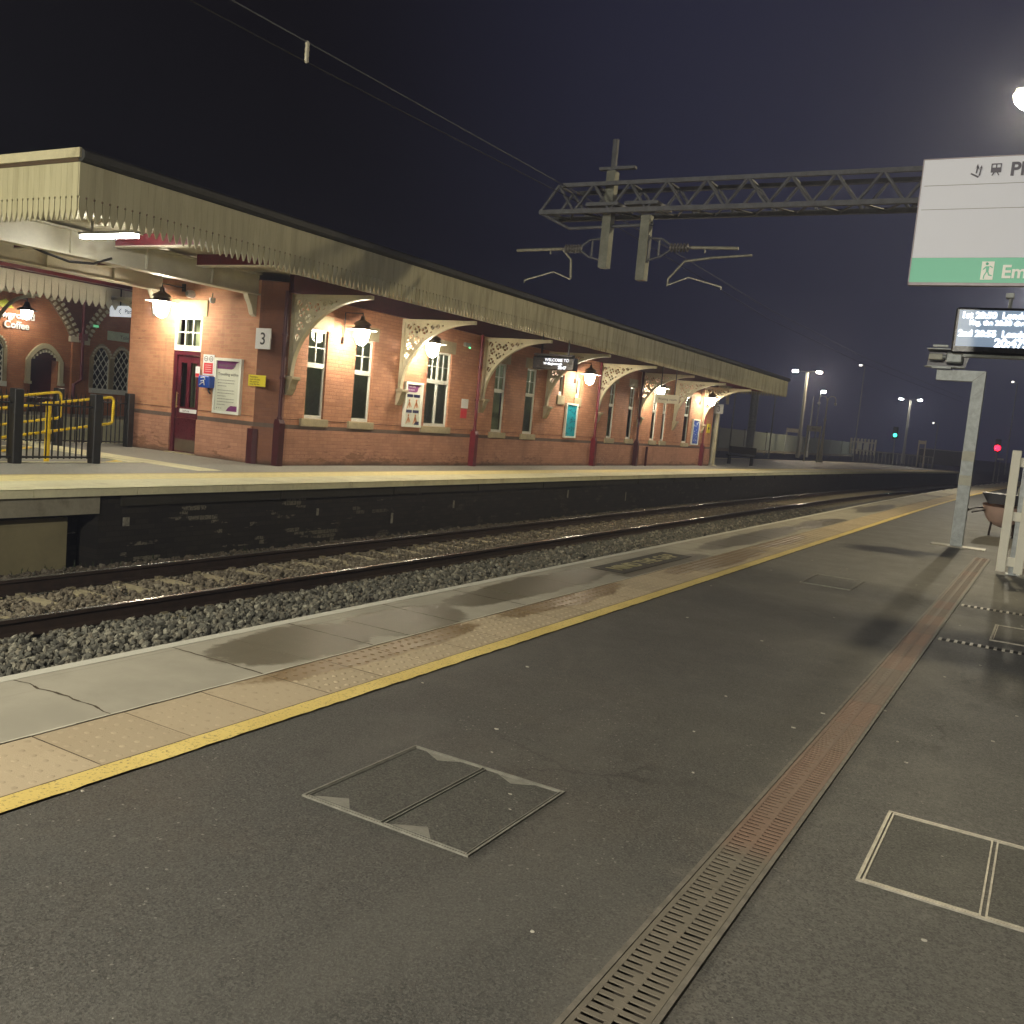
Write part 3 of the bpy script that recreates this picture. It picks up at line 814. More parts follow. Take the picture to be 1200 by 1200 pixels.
# windows: (centre Y, width, z0, z1, lights)
WIN = [(14.98,.58,.98,2.82,1),(16.50,.62,.98,2.78,1),(19.42,1.02,.98,2.82,2),(22.40,.62,.93,2.82,1),(24.15,.62,.93,2.82,1),
       (29.95,.5,.95,2.85,1),(31.65,.5,.97,2.82,1),(33.95,.5,.97,2.82,1),(35.0,.42,.97,2.82,1),(37.55,.62,.95,2.85,1)]
SM = [(26.05,.30,2.18,2.80),(27.22,.30,2.18,2.80)]
holes = [(c-w/2,c+w/2,z0,z1) for c,w,z0,z1,_ in WIN] + [(c-w/2,c+w/2,z0,z1) for c,w,z0,z1 in SM]
Y0, Y1 = 14.0, 40.95
up = MB(); wall_grid(up, 'x', FX, Y0, Y1, .745, ZT, holes, .14, 1)
up.build('facade_wall', M['brick_x'], B)
pl = MB(); pl.box(FX-.3, FX+.028, Y0+.02, Y1, 0, .744); pl.build('facade_plinth', M['brick_plinth'], B)
# gable wall towards the viewer
DOOR = (-16.33,-15.52,0,2.24); TR = (-16.33,-15.52,2.24,2.86)
gw = MB(); wall_grid(gw, 'y', GY, BX0, -13.9, .745, ZT, [(DOOR[0],DOOR[1],.745,2.86)], .12, -1)
gw.build('gable_wall', M['brick_y'], B)
for pa, pb in ((BX0,DOOR[0]),(DOOR[1],-13.93)): MB().box(pa, pb, GY-.028, GY+.2, 0, .744).build('gable_plinth', M['brick_plinth_y'], B)
# chamfered corner pier
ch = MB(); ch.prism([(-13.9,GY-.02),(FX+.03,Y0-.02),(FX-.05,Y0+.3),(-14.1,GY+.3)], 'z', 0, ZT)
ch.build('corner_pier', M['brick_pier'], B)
MB().prism([(-14.02,GY-.05),(-13.87,GY-.055),(-13.80,GY+.02),(-14.02,GY+.02)], 'z', 0, .70).build('corner_guard', M['dark_crimson'], B)
# groove course
gr = MB(); gr.box(FX, FX+.004, Y0+.1, Y1, .935, .948)
for a in (BX0, DOOR[1]): gr.box(a, a+(DOOR[0]-BX0 if a == BX0 else 1.5), GY-.004, GY, .935, .948)
gr2 = MB()
segs = sorted([(h[0]-.14,h[1]+.14) for h in holes if h[2] < 1.5]); a = Y0+.1
for s0, s1 in segs:
    if s0 > a: gr2.box(FX-.002, FX+.006, a, s0, .937, .947)
    a = s1
gr2.box(FX-.002, FX+.006, a, Y1, .937, .947)
for a, b in ((BX0, DOOR[0]-.02),(DOOR[1]+.02,-13.95)): gr2.box(a, b, GY-.006, GY+.002, .937, .947)
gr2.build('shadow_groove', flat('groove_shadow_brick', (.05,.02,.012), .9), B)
# other walls, flat top
ow = MB(); ow.quad((BX0,GY,0),(BX0,Y1,0),(BX0,Y1,ZT),(BX0,GY,ZT)); ow.quad((BX0,Y1,0),(FX,Y1,0),(FX,Y1,ZT),(BX0,Y1,ZT))
ow.build('rear_wall', M['brick_x'], B)
rm = MB()   # interior partition and floor seen through the panes
rm.quad((-15.0,14.2,0),(-15.0,40.5,0),(-15.0,40.5,3.4),(-15.0,14.2,3.4)); rm.build('interior_wall', M['room'], B)
MB().quad((-15.0,14.2,.1),(FX-.2,14.2,.1),(FX-.2,40.5,.1),(-15.0,40.5,.1)).quad((-15.0,14.2,3.3),(FX-.2,14.2,3.3),(FX-.2,40.5,3.3),(-15.0,40.5,3.3)).build('interior_floor', M['floor_in'], B)
MB().box(-14.3,-14.2,14.4,28.0,3.2,3.25).build('interior_fill', emis('dim_interior_fill', (.95,1,.82), 3.2), B)  # added glowing strip that brightens the room behind the panes
pc = MB()
for yy in (15.45,17.2,20.3,23.1,25.2): pc.box(-14.99,-14.94,yy-.28,yy+.28,1.4,2.1)
pc.build('interior_picture', M['navy'], B)
def sash(c, w, z0, z1, lights, fx=FX):
    y0, y1 = c-w/2, c+w/2; x = fx-.10
    f = MB(); t_ = .045
    H = z1-z0; zm = z0+H*.60
    f.bbox(x, x+.055, y0, y0+t_, z0, z1, .006); f.bbox(x, x+.055, y1-t_, y1, z0, z1, .006)
    f.box(x, x+.054, y0+t_, y1-t_, z0, z0+.07); f.box(x, x+.054, y0+t_, y1-t_, z1-.05, z1); f.box(x, x+.060, y0+t_, y1-t_, zm-.05, zm+.05)
    if lights == 2: f.box(x, x+.056, c-.035, c+.035, z0+.07, zm-.05)
    k = 2 if lights == 1 else 4
    for i in range(1, k):
        yy = y0+t_+(y1-y0-2*t_)*i/k; tw = .011 if not (lights == 2 and i == 2) else .035
        f.box(x+.004, x+.045, yy-tw, yy+tw, zm+.05, z1-.05)
    zz = (zm+.05+z1-.05)/2; f.box(x+.006, x+.043, y0+t_, y1-t_, zz-.011, zz+.011)
    wn = f.build('window', M['white'], B)
    MB().quad((x+.02,y0+t_,z0+.07),(x+.02,y1-t_,z0+.07),(x+.02,y1-t_,z1-.05),(x+.02,y0+t_,z1-.05)).build('pane', M['glass'], wn)
    s = MB(); s.bbox(fx-.12, fx+.05, y0-.13, y1+.13, z0-.165, z0-.002, .012); s.build('sill', M['stone'], wn)
    l = MB(); l.box(fx-.1, fx+.006, y0-.14, y1+.14, z1+.002, z1+.30); l.build('lintel', M['stone'], wn)
for w_ in WIN: sash(*w_)
for c, w, z0, z1 in SM:
    x = FX-.10; f = MB(); f.box(x,x+.05,c-w/2,c-w/2+.04,z0,z1); f.box(x,x+.05,c+w/2-.04,c+w/2,z0,z1); f.box(x,x+.05,c-w/2+.04,c+w/2-.04,z0,z0+.12); f.box(x,x+.05,c-w/2+.04,c+w/2-.04,z1-.05,z1)
    wn = f.build('window', M['white'], B); MB().quad((x+.02,c-w/2+.04,z0+.12),(x+.02,c+w/2-.04,z0+.12),(x+.02,c+w/2-.04,z1-.05),(x+.02,c-w/2+.04,z1-.05)).build('pane', M['glass'], wn)
    MB().bbox(FX-.12, FX+.04, c-w/2-.1, c+w/2+.1, z0-.28, z0-.002, .01).build('sill', M['stone'], wn)
# door and transom window in the gable
def door():
    x0, x1 = DOOR[0], DOOR[1]
    y = GY+.075
    f = MB(); f.box(x0, x0+.09, y-.06, y+.03, .02, 2.14); f.box(x1-.05, x1, y-.06, y+.03, .02, 2.14); f.box(x0+.09, x1-.05, y-.06, y+.03, 2.06, 2.14)
    d = f.build('door', M['door'], B)
    l = MB(); a, b = x0+.10, x1-.055
    # leaf: rails and stiles around a two-light glazed panel
    l.box(a, a+.10, y-.03, y+.01, .03, 2.05); l.box(b-.09, b, y-.03, y+.01, .03, 2.05)
    l.box(a+.10, b-.09, y-.03, y+.01, .03, .98); l.box(a+.10, b-.09, y-.03, y+.01, 1.90, 2.05)
    l.box((a+b)/2-.05, (a+b)/2+.05, y-.03, y+.01, .98, 1.90)
    lf = l.build('door_leaf', M['door'], d)
    MB().quad((a+.10,y-.01,.98),((a+b)/2-.05,y-.01,.98),((a+b)/2-.05,y-.01,1.9),(a+.10,y-.01,1.9)).quad(((a+b)/2+.05,y-.01,.98),(b-.09,y-.01,.98),(b-.09,y-.01,1.9),((a+b)/2+.05,y-.01,1.9)).build('door_glass', M['glass'], d)
    MB().box(a+.02, b-.02, y-.036, y-.031, .05, .30).build('kick_plate', plain('tarnished_kick_plate', (.12,.09,.06), .4, .3), d)
    MB().tube([(a+.05,y-.07,.95),(a+.05,y-.07,1.28)], .013).tube([(a+.05,y-.07,.98),(a+.05,y-.03,.98)], .009).tube([(a+.05,y-.07,1.25),(a+.05,y-.03,1.25)], .009).build('handle', plain('brass', (.5,.38,.16), .3, .7), d)
    MB().box(a+.13, b-.02, y-.045, y-.037, .86, .94).build('door_sign', M['whitesign'], d)
    for i in range(7): pass
    text('Staff only', .055, MY(a+.22, y-.046, .88), M['ink'], 'door_lettering', d, .0005)
    MB().box(x0-.03, x1+.03, GY-.12, GY+.1, .0, .02).build('threshold', M['stone'], d)
    t_ = MB(); z0, z1 = 2.15, 2.86
    t_.box(x0, x0+.07, y-.07, y+.02, z0, z1); t_.box(x1-.05, x1, y-.07, y+.02, z0, z1); t_.box(x0+.07, x1-.05, y-.07, y+.02, z0, z0+.11); t_.box(x0+.07, x1-.05, y-.07, y+.02, z1-.06, z1)
    for i in (1,2):
        xx = x0+.07+(x1-x0-.12)*i/3; t_.box(xx-.012, xx+.012, y-.06, y+.01, z0+.11, z1-.06)
    zz = (z0+.11+z1-.06)/2; t_.box(x0+.07, x1-.05, y-.055, y+.005, zz-.012, zz+.012)
    wn = t_.build('transom_window', M['white'], B)
    MB().quad((x0+.07,y-.028,z0+.11),(x1-.05,y-.028,z0+.11),(x1-.05,y-.028,z1-.06),(x0+.07,y-.028,z1-.06)).build('pane', M['glass'], wn)
    MB().box(x0-.12, x1+.14, GY-.02, GY+.05, 2.87, 3.2).build('lintel', plain('limewashed_stone', (.42,.38,.22), .8), wn)
    MB().quad((x0-.3,GY+.5,0),(x1+.3,GY+.5,0),(x1+.3,GY+.5,3),(x0-.3,GY+.5,3)).build('lobby_wall', M['room'], B)
door()
# downpipes: part of the building
def pipe(yc, x=FX+.11, z1=3.45, big=False, m='crimson'):
    p = MB(); p.tube([(x,yc,.42),(x,yc,z1)], .042, 12)
    for zz in (.95,1.75,2.6): p.lathe([(.052,-.03),(.058,-.02),(.058,.02),(.052,.03)], (x,yc,zz), 12)
    o = p.build('downpipe', M[m], B)
    q = MB(); q.prism([(x-.08,0),(x+.08,0),(x+.085,.35),(x+.085,.85),(x+.05,.93),(x-.05,.93),(x-.08,.85)], 'y', yc-.075, yc+.075)
    q.build('pipe_shoe', M[m], o)
pipe(13.93, FX+.06, m='dark_crimson'); pipe(21.10); pipe(28.55); pipe(32.22, m='dark_crimson'); pipe(39.6)
MB().tube([(FX+.12,33.25,0),(FX+.12,33.25,.72)], .045).build('pipe_stub', M['dark_crimson'], B)
# roof above the canopy
rf = MB(); rf.prism([(-18.1,4.36),(-13.2,4.36),(-14.3,4.75),(-17.0,4.75)], 'y', 14.2, 40.8)
rf.build('roof', M['slate'], B)

# ---------------------------------------------------------------- canopy
VX, VY0, VY1 = -11.40, 7.90, 44.95
C_ = thing('station_canopy', (-15,26,3.5), 'long cream platform canopy with saw-toothed valance boards around the brick building', 'canopy')
def valance_run(axis, fixed, a0, a1, ztip, ztop, w=.118, m=None, name='valance', slot=True, thick=.022, parent=C_):
    mb = MB(); n = int(round((a1-a0)/w)); w = (a1-a0)/n; H = ztop-ztip
    hz = ztip+.40*H; tz = ztip+.15*H
    for i in range(n):
        c = a0+(i+.5)*w; h = w/2-.0012; s = w/2-.0075
        if slot:
            right = [(h,ztop),(h,hz+.018),(h-.013,hz+.012),(h-.016,hz),(h-.013,hz-.012),(s,hz-.018),(s,tz+.05),(s*.98,tz+.03),(s*.80,tz-.005),(s*.50,ztip+.045),(s*.26,ztip+.022),(s*.16,ztip)]
        else:
            right = [(h,ztop),(s,tz+.13),(s,tz+.06),(s*.7,tz-.0),(s*.35,ztip+.03),(s*.22,ztip)]
        pts = [(c-x,z) for x,z in right] + [(c+x,z) for x,z in reversed(right)]
        mb.prism(pts, axis, fixed, fixed+thick)
    return mb.build(name, m or M['valance'], parent)
valance_run('x', VX, VY0, VY1, 3.44, 4.17)
valance_run('y', VY0, -19.3, VX-.005, 3.44, 4.17)
valance_run('y', VY1, -19.3, VX-.005, 3.44, 4.17)
valance_run('x', -19.3, VY0, VY1, 3.02, 3.50, w=.17, m=M['cream_clean'], slot=False)
# backing rails so no sky shows through the board joints, and gutter / fascia
bk = MB(); bk.box(VX-.03, VX-.005, VY0+.03, VY1-.02, 3.80, 4.16); bk.box(-19.2, VX-.04, VY0+.03, VY0+.055, 3.80, 4.16); bk.box(-19.2, VX-.04, VY1-.06, VY1-.03, 3.8, 4.16)
bk.build('backing_board', M['cream'], C_)
ft = MB(); ft.box(-19.35, VX+.045, VY0-.03, VY0+.0, 4.225, 4.345); ft.build('fascia_board', M['cream'], C_)
MB().box(-19.3, VX+.0, VY0-.008, VY0+.03, 4.172, 4.224).build('fascia_recess', plain('brown_timber', (.06,.035,.015), .7), C_)
gt = MB(); gt.prism([(VX-.03,4.175),(VX+.06,4.18),(VX+.11,4.22),(VX+.11,4.30),(VX+.06,4.34),(VX-.03,4.34)], 'y', VY0-.0, VY1+.03); gt.build('gutter', M['slate'], C_)
MB().box(-19.3, VX-.03, VY0+.03, VY1, 4.24, 4.33).build('roof_deck', M['slate'], C_)
# soffit boards, crimson edge beams
def soffit():
    t = NT('boarded_soffit_cream'); s = t.sep()
    f = t.math('FRACT', t.math('MULTIPLY', s[1], 8.0))
    gsh = t.math('MULTIPLY', t.step(t.math('ABSOLUTE', t.math('SUBTRACT', f, .5)), .44, .49), .8)
    col = t.mix(t.noise(2,4), (.44,.40,.29), (.54,.50,.38))
    col = t.mix(gsh, col, (.12,.09,.06))
    return t.out(col, .55, t.math('SUBTRACT', 0.0, gsh), .6, .01)
M['soffit'] = soffit()
MB().box(-19.2, VX-.04, VY0+.06, VY1-.07, 3.79, 3.83).build('soffit', M['soffit'], C_)
eb = MB()
eb.box(VX-.16, VX-.04, VY0+.06, VY1-.07, 3.60, 3.788)            # behind the front valance
eb.box(-19.2, -19.05, VY0+.06, VY1-.07, 3.52, 3.788)
for yy in (8.05,): eb.box(-19.0, VX-.17, yy, yy+.10, 3.62, 3.787)
for yy in (41.5,44.7): eb.box(-19.0, VX-.17, yy, yy+.10, 3.62, 3.787)
eb.build('edge_beam', M['crimson'], C_)
MB().box(FX-.02, FX+.10, 14.05, Y1-.0, 3.44, 3.788).build('wall_plate', M['dark_crimson'], C_)
for yy in (10.3,12.0):
    o = MB().box(-19.0, -17.02, yy, yy+.12, 3.60, 3.786).box(-16.62, -14.17, yy, yy+.12, 3.60, 3.786).box(-13.83, VX-.17, yy, yy+.12, 3.60, 3.786).build('cross_beam', M['crimson'], C_)
    MB().box(-13.83, VX-.17, yy-.02, yy+.14, 3.58, 3.598).box(-16.62,-14.17,yy-.02,yy+.14,3.58,3.598).build('beam_flange', M['cream_clean'], o)
def girder(xc, y0, y1, zb=3.32, zt=3.74, w=.13):
    g = MB(); g.box(xc-.012-.05, xc+.012+.05, y0, y1, zb+.03, zt-.03)
    g.box(xc-w, xc+w, y0, y1, zb, zb+.028); g.box(xc-w, xc+w, y0, y1, zt-.028, zt)
    o = g.build('girder', M['cream_clean'], C_)
    y = y0+.15
    while y < y1:
        MB().box(xc+.062, xc+w-.015, y, y+.02, zb+.029, zt-.029).box(xc-w+.015, xc-.062, y, y+.02, zb+.029, zt-.029).build('stiffener', M['cream_clean'], o); y += 1.45
    MB().prism([(y1-.28,zb-.005),(y1-.02,zb-.005),(y1-.02,zb-.42),(y1-.10,zb-.38),(y1-.17,zb-.2),(y1-.25,zb-.08)], 'x', xc-.06, xc+.06).build('support_bracket', M['cream_clean'], o)
girder(-14.05, 7.98, GY-.005); girder(-16.85, 7.98, GY-.005, 3.36, 3.76)
girder(-14.05, 41.0, 44.6); girder(-16.85, 41.0, 44.6)

# pierced cast-iron brackets
def bracket(y0, x0=FX, sx=1, reach=1.98, zb=1.80, zt=3.42):
    t_ = .05
    x = lambda u: x0+sx*u
    mb = MB()
    mb.box(x(.0), x(.075), y0-t_, y0+t_, zb, zt); mb.box(x(.075), x(reach), y0-t_, y0+t_, zt-.07, zt)
    # curved rib: quarter ellipse from the foot of the wall bar to the outer tip
    N = 22; a0, b0 = reach-.075, zt-.07-zb
    arc = []
    for i in range(N+1):
        th = PI/2*i/N
        arc.append((.075+a0*(1-math.cos(th)), zb+b0*math.sin(th)))
    off = .075
    for i in range(N):
        (u0,z0),(u1,z1) = arc[i],arc[i+1]
        dx, dz = u1-u0, z1-z0; L = math.hypot(dx,dz); nx, nz = dz/L*off, -dx/L*off
        mb.prism([(x(u0),z0),(x(u1),z1),(x(u1-nx*0+0),z1),(x(u0),z0)], 'y', y0, y0) if False else None
        # widen inwards (towards the corner) so the visible edge is the arc itself
        p = [(x(u0),z0),(x(u1),z1),(x(u1-nx*.0-abs(nz)*0-0),z1)]
        mb.add([(x(u0),y0-t_,z0),(x(u1),y0-t_,z1),(x(u1),y0+t_,z1),(x(u0),y0+t_,z0)], [(0,1,2,3)])
        mb.add([(x(u0-nx),y0-t_,z0-nz),(x(u1-nx),y0-t_,z1-nz),(x(u1-nx),y0+t_,z1-nz),(x(u0-nx),y0+t_,z0-nz)], [(3,2,1,0)])
        for yy in (y0-t_, y0+t_):
            mb.add([(x(u0),yy,z0),(x(u1),yy,z1),(x(u1-nx),yy,z1-nz),(x(u0-nx),yy,z0-nz)], [(0,1,2,3)])
    o = mb.build('bracket', M['cream'], C_)
    # scrollwork: touching rings and curls packed into the spandrel
    sc = MB(); rr = random.Random(11); circ = []
    def inside(u, z, r):
        if u-r < .08 or z+r > zt-.07: return False
        # distance to the arc
        for (au,az) in arc:
            if math.hypot(u-au,z-az) < r+.055: return False
        th = math.acos(max(-1,min(1,1-(u-.075)/a0))) if u < .075+a0 else PI/2
        return z > zb+b0*math.sin(th)
    for r in (.105,.085,.07,.056,.045,.037):
        for _ in range(900):
            u = rr.uniform(.08,reach-.1); z = rr.uniform(zb+.1,zt-.08)
            if inside(u,z,r) and all(math.hypot(u-c[0],z-c[1]) > r+c[2]-.004 for c in circ): circ.append((u,z,r))
    cs = .0125; u = .075
    while u < reach-.05:
        z = zb+.05
        while z < zt-.07:
            uc, zc = u+cs/2, z+cs/2
            th = math.acos(max(-1,min(1,1-(uc-.075)/a0))) if uc < .075+a0 else PI/2
            if zc > zb+b0*math.sin(th)+.03:
                hole = False
                for (cu,cz,r) in circ:
                    d = math.hypot(uc-cu,zc-cz)
                    if d < r-.009:
                        if r > .1:
                            a = math.atan2(zc-cz,uc-cu); hole = d > r*.30 and abs(math.sin(a*2+r*20)) > .42 and d < r-.018
                        elif r > .06: hole = d < r-.017 and not (abs(uc-cu-(zc-cz)*.6) < .012)
                        else: hole = d < r-.014
                        break
                if not hole: sc.box(x(u),x(u+cs),y0-.02,y0+.02,z,z+cs)
            z += cs
        u += cs
    sc.build('scrollwork', M['cream'], o)
    cb = MB()
    cb.bbox(x(0) if sx>0 else x(.20), x(.20) if sx>0 else x(0), y0-.13, y0+.13, zb-.07, zb, .01)
    cb.prism([(x(0),zb-.07),(x(.17),zb-.07),(x(.13),zb-.15),(x(.11),zb-.24),(x(.04),zb-.36),(x(0),zb-.38)], 'y', y0-.10, y0+.10)
    cb.build('corbel', M['stone'], o)
    return o
b0 = bracket(14.18)
for i in range(1, 8):
    c = copy_tree(b0, C_); c.location = b0.location + Vector((0, 3.64*i - (.10 if i == 7 else 0), 0))
bracket(14.35, BX0, -1, 1.5, 1.9, 3.3)

# ---------------------------------------------------------------- lamps on the walls
def wall_lamp(x, y, z, label, wallx=FX, ydir=False, group='white globe wall lamps with black shades'):
    o = thing('wall_lamp', (x,y,z), label, 'lamp', group)
    MB().lathe([(.0,-.27),(.045,-.262),(.085,-.235),(.118,-.18),(.143,-.10),(.153,-.02),(.155,.05),(.0,.052)], (x,y,z), 20).build('globe', M['lamp'], o)
    MB().lathe([(.33,.052),(.33,.066),(.20,.092),(.165,.10),(.16,.15),(.185,.155),(.185,.17),(.15,.21),(.09,.24),(.045,.27),(.04,.34),(.0,.35)], (x,y,z), 24).build('shade', M['lampcap'], o)
    MB().lathe([(.325,.050),(.157,.051)], (x,y,z), 24).build('reflector', M['white'], o)
    a = MB()
    if ydir:
        a.tube([(x,y,z+.33),(x,y,z+.42),(x,GY-.02,z+.42)], .014, 8); a.box(x-.05,x+.05,GY-.02,GY,z+.34,z+.5)
    else:
        a.tube([(x,y,z+.33),(x,y,z+.40),(wallx+.05,y,z+.40),(wallx+.05,y,z-.20)], .014, 8); a.box(wallx,wallx+.05,y-.03,y+.03,z-.25,z-.12)
    a.build('arm', M['black'], o)
    return o
WL = 'black-shaded globe lamp on the facade, '
proto = wall_lamp(-12.97,15.70,2.87, WL+'between the two windows nearest the white number 3 sign')
for yy, d in ((18.30,'above the white poster case with purple heading'),(26.90,'above the turquoise poster case'),(33.0,'beside the hanging sign board'),(38.95,'last one at the far end of the canopy')):
    c = copy_tree(proto); c.location = Vector((-12.97,yy,2.87)); c['label'] = WL+d
wall_lamp(-16.12,13.15,3.02,'white globe lamp with wide black shade above the maroon door',ydir=True)
def strip_light(x0,x1,y,z,label):
    o = thing('strip_light', ((x0+x1)/2,y,z), label, 'strip light')
    MB().box(x0,x1,y-.05,y+.05,z,z+.05).build('diffuser', M['tube'], o)
    MB().box(x0-.03,x1+.03,y-.06,y+.06,z+.051,z+.09).box(x0+.2,x0+.24,y-.01,y+.01,z+.09,3.79).box(x1-.24,x1-.2,y-.01,y+.01,z+.09,3.79).build('housing', M['fixture'], o)
strip_light(-13.40,-12.15,9.4,3.53,'bright white fluorescent tube under the near end of the canopy')
strip_light(-18.9,-17.6,9.4,3.53,'added unseen tube light under the far corner of the canopy, left of the picture')  # extra tube out of view, added to brighten the sign, floor and gable
def wl2(x,y,z,label):
    o = thing('wall_lamp', (x,y,z), label, 'lamp', 'globe lamps of the arched building')
    MB().lathe([(.0,-.26),(.07,-.24),(.13,-.18),(.17,-.09),(.19,.05),(.0,.08)], (x,y,z), 18).build('globe', M['lamp2'], o)
    MB().lathe([(.36,.05),(.2,.14),(.12,.2),(.07,.34),(.0,.36)], (x,y,z), 20).build('shade', M['black'], o)
    MB().tube([(x,y,z+.35),(x,y,z+.45),(-32,y,z+.45)], .02, 8).build('arm', M['black'], o)
wl2(-31.3,19.95,3.45,'globe lamp in front of the coffee lettering on the arched building')

# ---------------------------------------------------------------- small wall fittings
def emerg(x,y,z,label):
    o = thing('emergency_light', (x,y,z), label, 'light', 'small emergency lights under the canopy')
    MB().bbox(x-.04,x+.04,y-.13,y+.13,z-.06,z+.04,.01).build('housing', M['fixture'], o)
    MB().box(x+.0,x+.03,y+.08,y+.12,z-.085,z-.061).build('indicator', M['green_led'], o)
emerg(-12.9,14.55,3.36,'small emergency light with green glow by the first bracket')
emerg(-13.35,20.35,3.12,'small grey emergency light with green glow before the second downpipe')
def camera_unit(x,y,z,label):
    o = thing('security_camera', (x,y,z), label, 'camera')
    MB().lathe([(.06,0),(.06,-.05),(.05,-.09),(.0,-.11)], (x,y,z), 14).build('dome', M['whitesign'], o)
    MB().tube([(x,y,z),(x,y,z+.1)], .012, 6).build('mount', M['fixture'], o)
camera_unit(-15.05,13.5,3.22,'small white camera hanging under the girder above the poster')
def speaker(x,y,z,label):
    o = thing('loudspeaker', (x,y,z), label, 'loudspeaker')
    MB().lathe([(.05,0),(.075,.04),(.08,.14),(.06,.17),(.0,.18)], (x,y,z), 14, 'y').build('horn', M['whitesign'], o)
    MB().lathe([(.0,-.001),(.048,-.002)], (x,y,z), 14, 'y').build('grille', M['fixture'], o)
speaker(-16.62,13.45,3.0,'round grey loudspeaker on the gable beside the door lamp')
speaker(-15.45,13.2,3.26,'round pale loudspeaker under the canopy girder above the door')
o = thing('junction_box', (-16.85,13.6,2.98), 'small white box on the gable left of the round loudspeaker', 'box')
MB().bbox(-16.93,-16.77,13.58,13.70,2.88,3.14,.012).build('cover', M['whitesign'], o)
MB().box(-16.93,-16.77,13.60,13.70,2.84,2.875).build('cable_gland', M['fixture'], o)
cb = MB().tube([(-14.1,7.9,3.42),(-14.15,8.6,3.45),(-14.1,9.2,3.3),(-14.0,9.6,3.22),(-13.95,10.0,3.26),(-13.9,10.3,3.4)], .02, 8)
tag(cb.build('cable', M['black']), 'loose black cable drooping beside the white canopy girder', 'cable')

# number signs
def number_sign(x0,x1,y,z0,z1,label,m='whitesign',post=False):
    o = thing('platform_number_sign', ((x0+x1)/2,y,z0), label, 'sign', 'platform number 3 signs')
    MB().box(x0,x1,y-.012,y+.012,z0,z1).build('panel', M[m], o)
    s = z1-z0
    text('3', s*.82, MY((x0+x1)/2-.0, y-.0145, z0+s*.22), M['ink'], 'numeral', o, .001, .003, 'CENTER')
    if post: MB().box((x0+x1)/2-.05,(x0+x1)/2+.05,y+.013,y+.1,0,z1-.05).lathe([(.16,0),(.16,.03),(.07,.05)],((x0+x1)/2,y+.05,0),14).build('post', M['cream'], o)
    else: MB().box((x0+x1)/2-.02,(x0+x1)/2+.02,y+.013,y+.2,z0+.1,z0+.14).build('fixing', M['black'], o)
number_sign(-13.83,-13.44,13.55,2.27,2.67,'square white sign with black 3 on the brick corner pier')
number_sign(-13.70,-13.28,41.6,2.36,2.78,'square white sign with black 3 on a post past the far end of the building',post=True)
o = thing('warning_sign', (-13.82,13.72,1.5), 'yellow warning plate with dark text on the corner pier beside the downpipe', 'sign')
MB().box(-14.02,-13.56,13.60,13.615,1.54,1.76).build('panel', M['yellowsign'], o)
for i, s in enumerate(('Passengers','must not pass','this point or','cross the line')):
    text(s, .05, MY(-13.98,13.598,1.705-i*.047), M['ink'], 'lettering', o, .0004)

# posters
def poster_case(o, axis, plane, a0, a1, z0, z1, deep=.07):
    f = MB(); t_ = .055
    def bx(mb, p0, p1, b0, b1, c0, c1):
        if axis == 'y': mb.box(b0, b1, plane-p1, plane-p0, c0, c1)
        else: mb.box(plane+p0, plane+p1, b0, b1, c0, c1)
    bx(f, 0, deep, a0, a0+t_, z0, z1); bx(f, 0, deep, a1-t_, a1, z0, z1); bx(f, 0, deep-.001, a0+t_, a1-t_, z0, z0+t_); bx(f, 0, deep-.001, a0+t_, a1-t_, z1-t_, z1)
    f.build('frame', M['white'], o)
    p = MB(); bx(p, 0, deep-.03, a0+t_, a1-t_, z0+t_, z1-t_)
    return bx, deep-.03, p
# notice on the gable
o = thing('poster_case', (-14.65,13.67,.92), 'white framed service notice with plum heading on the gable beside the door', 'poster case')
bx, s, p = poster_case(o,'y',GY-.002,-15.03,-14.27,.93,2.05); p.build('notice', M['paper'], o)
q = MB(); q.prism([(-14.97,1.99),(-14.36,1.99),(-14.44,1.95),(-14.50,1.85),(-14.56,1.83),(-14.97,1.83)],'y',GY-.002-s-.003,GY-.002-s-.0005); q.prism([(-14.33,.99),(-14.33,1.10),(-14.53,1.10),(-14.60,1.06),(-14.66,.99)],'y',GY-.002-s-.003,GY-.002-s-.0005); q.build('notice_print', M['purple'], o)
text('Wellingborough', .075, MY(-14.93,GY-.046,1.88), M['greyink'], 'heading', o, .0004)
text('Travelling without', .085, MY(-14.93,GY-.046,1.70), M['ink'], 'title', o, .0004)
q = MB(); rr = random.Random(4)
for i in range(9):
    z = 1.60-i*.058-(.03 if i in (3,4,5) else 0)-(.03 if i > 5 else 0); x = -14.92
    e = -14.45 if i not in (2,5,8) else -14.68
    while x < e: w = rr.uniform(.02,.06); q.box(x,min(x+w,e),GY-.047,GY-.0455,z,z+.012); x += w+.012
for i in range(3): q.box(-14.93+i*.06,-14.91+i*.06,GY-.047,GY-.0455,1.03,1.05)
q.build('text_lines', M['greyink'], o)
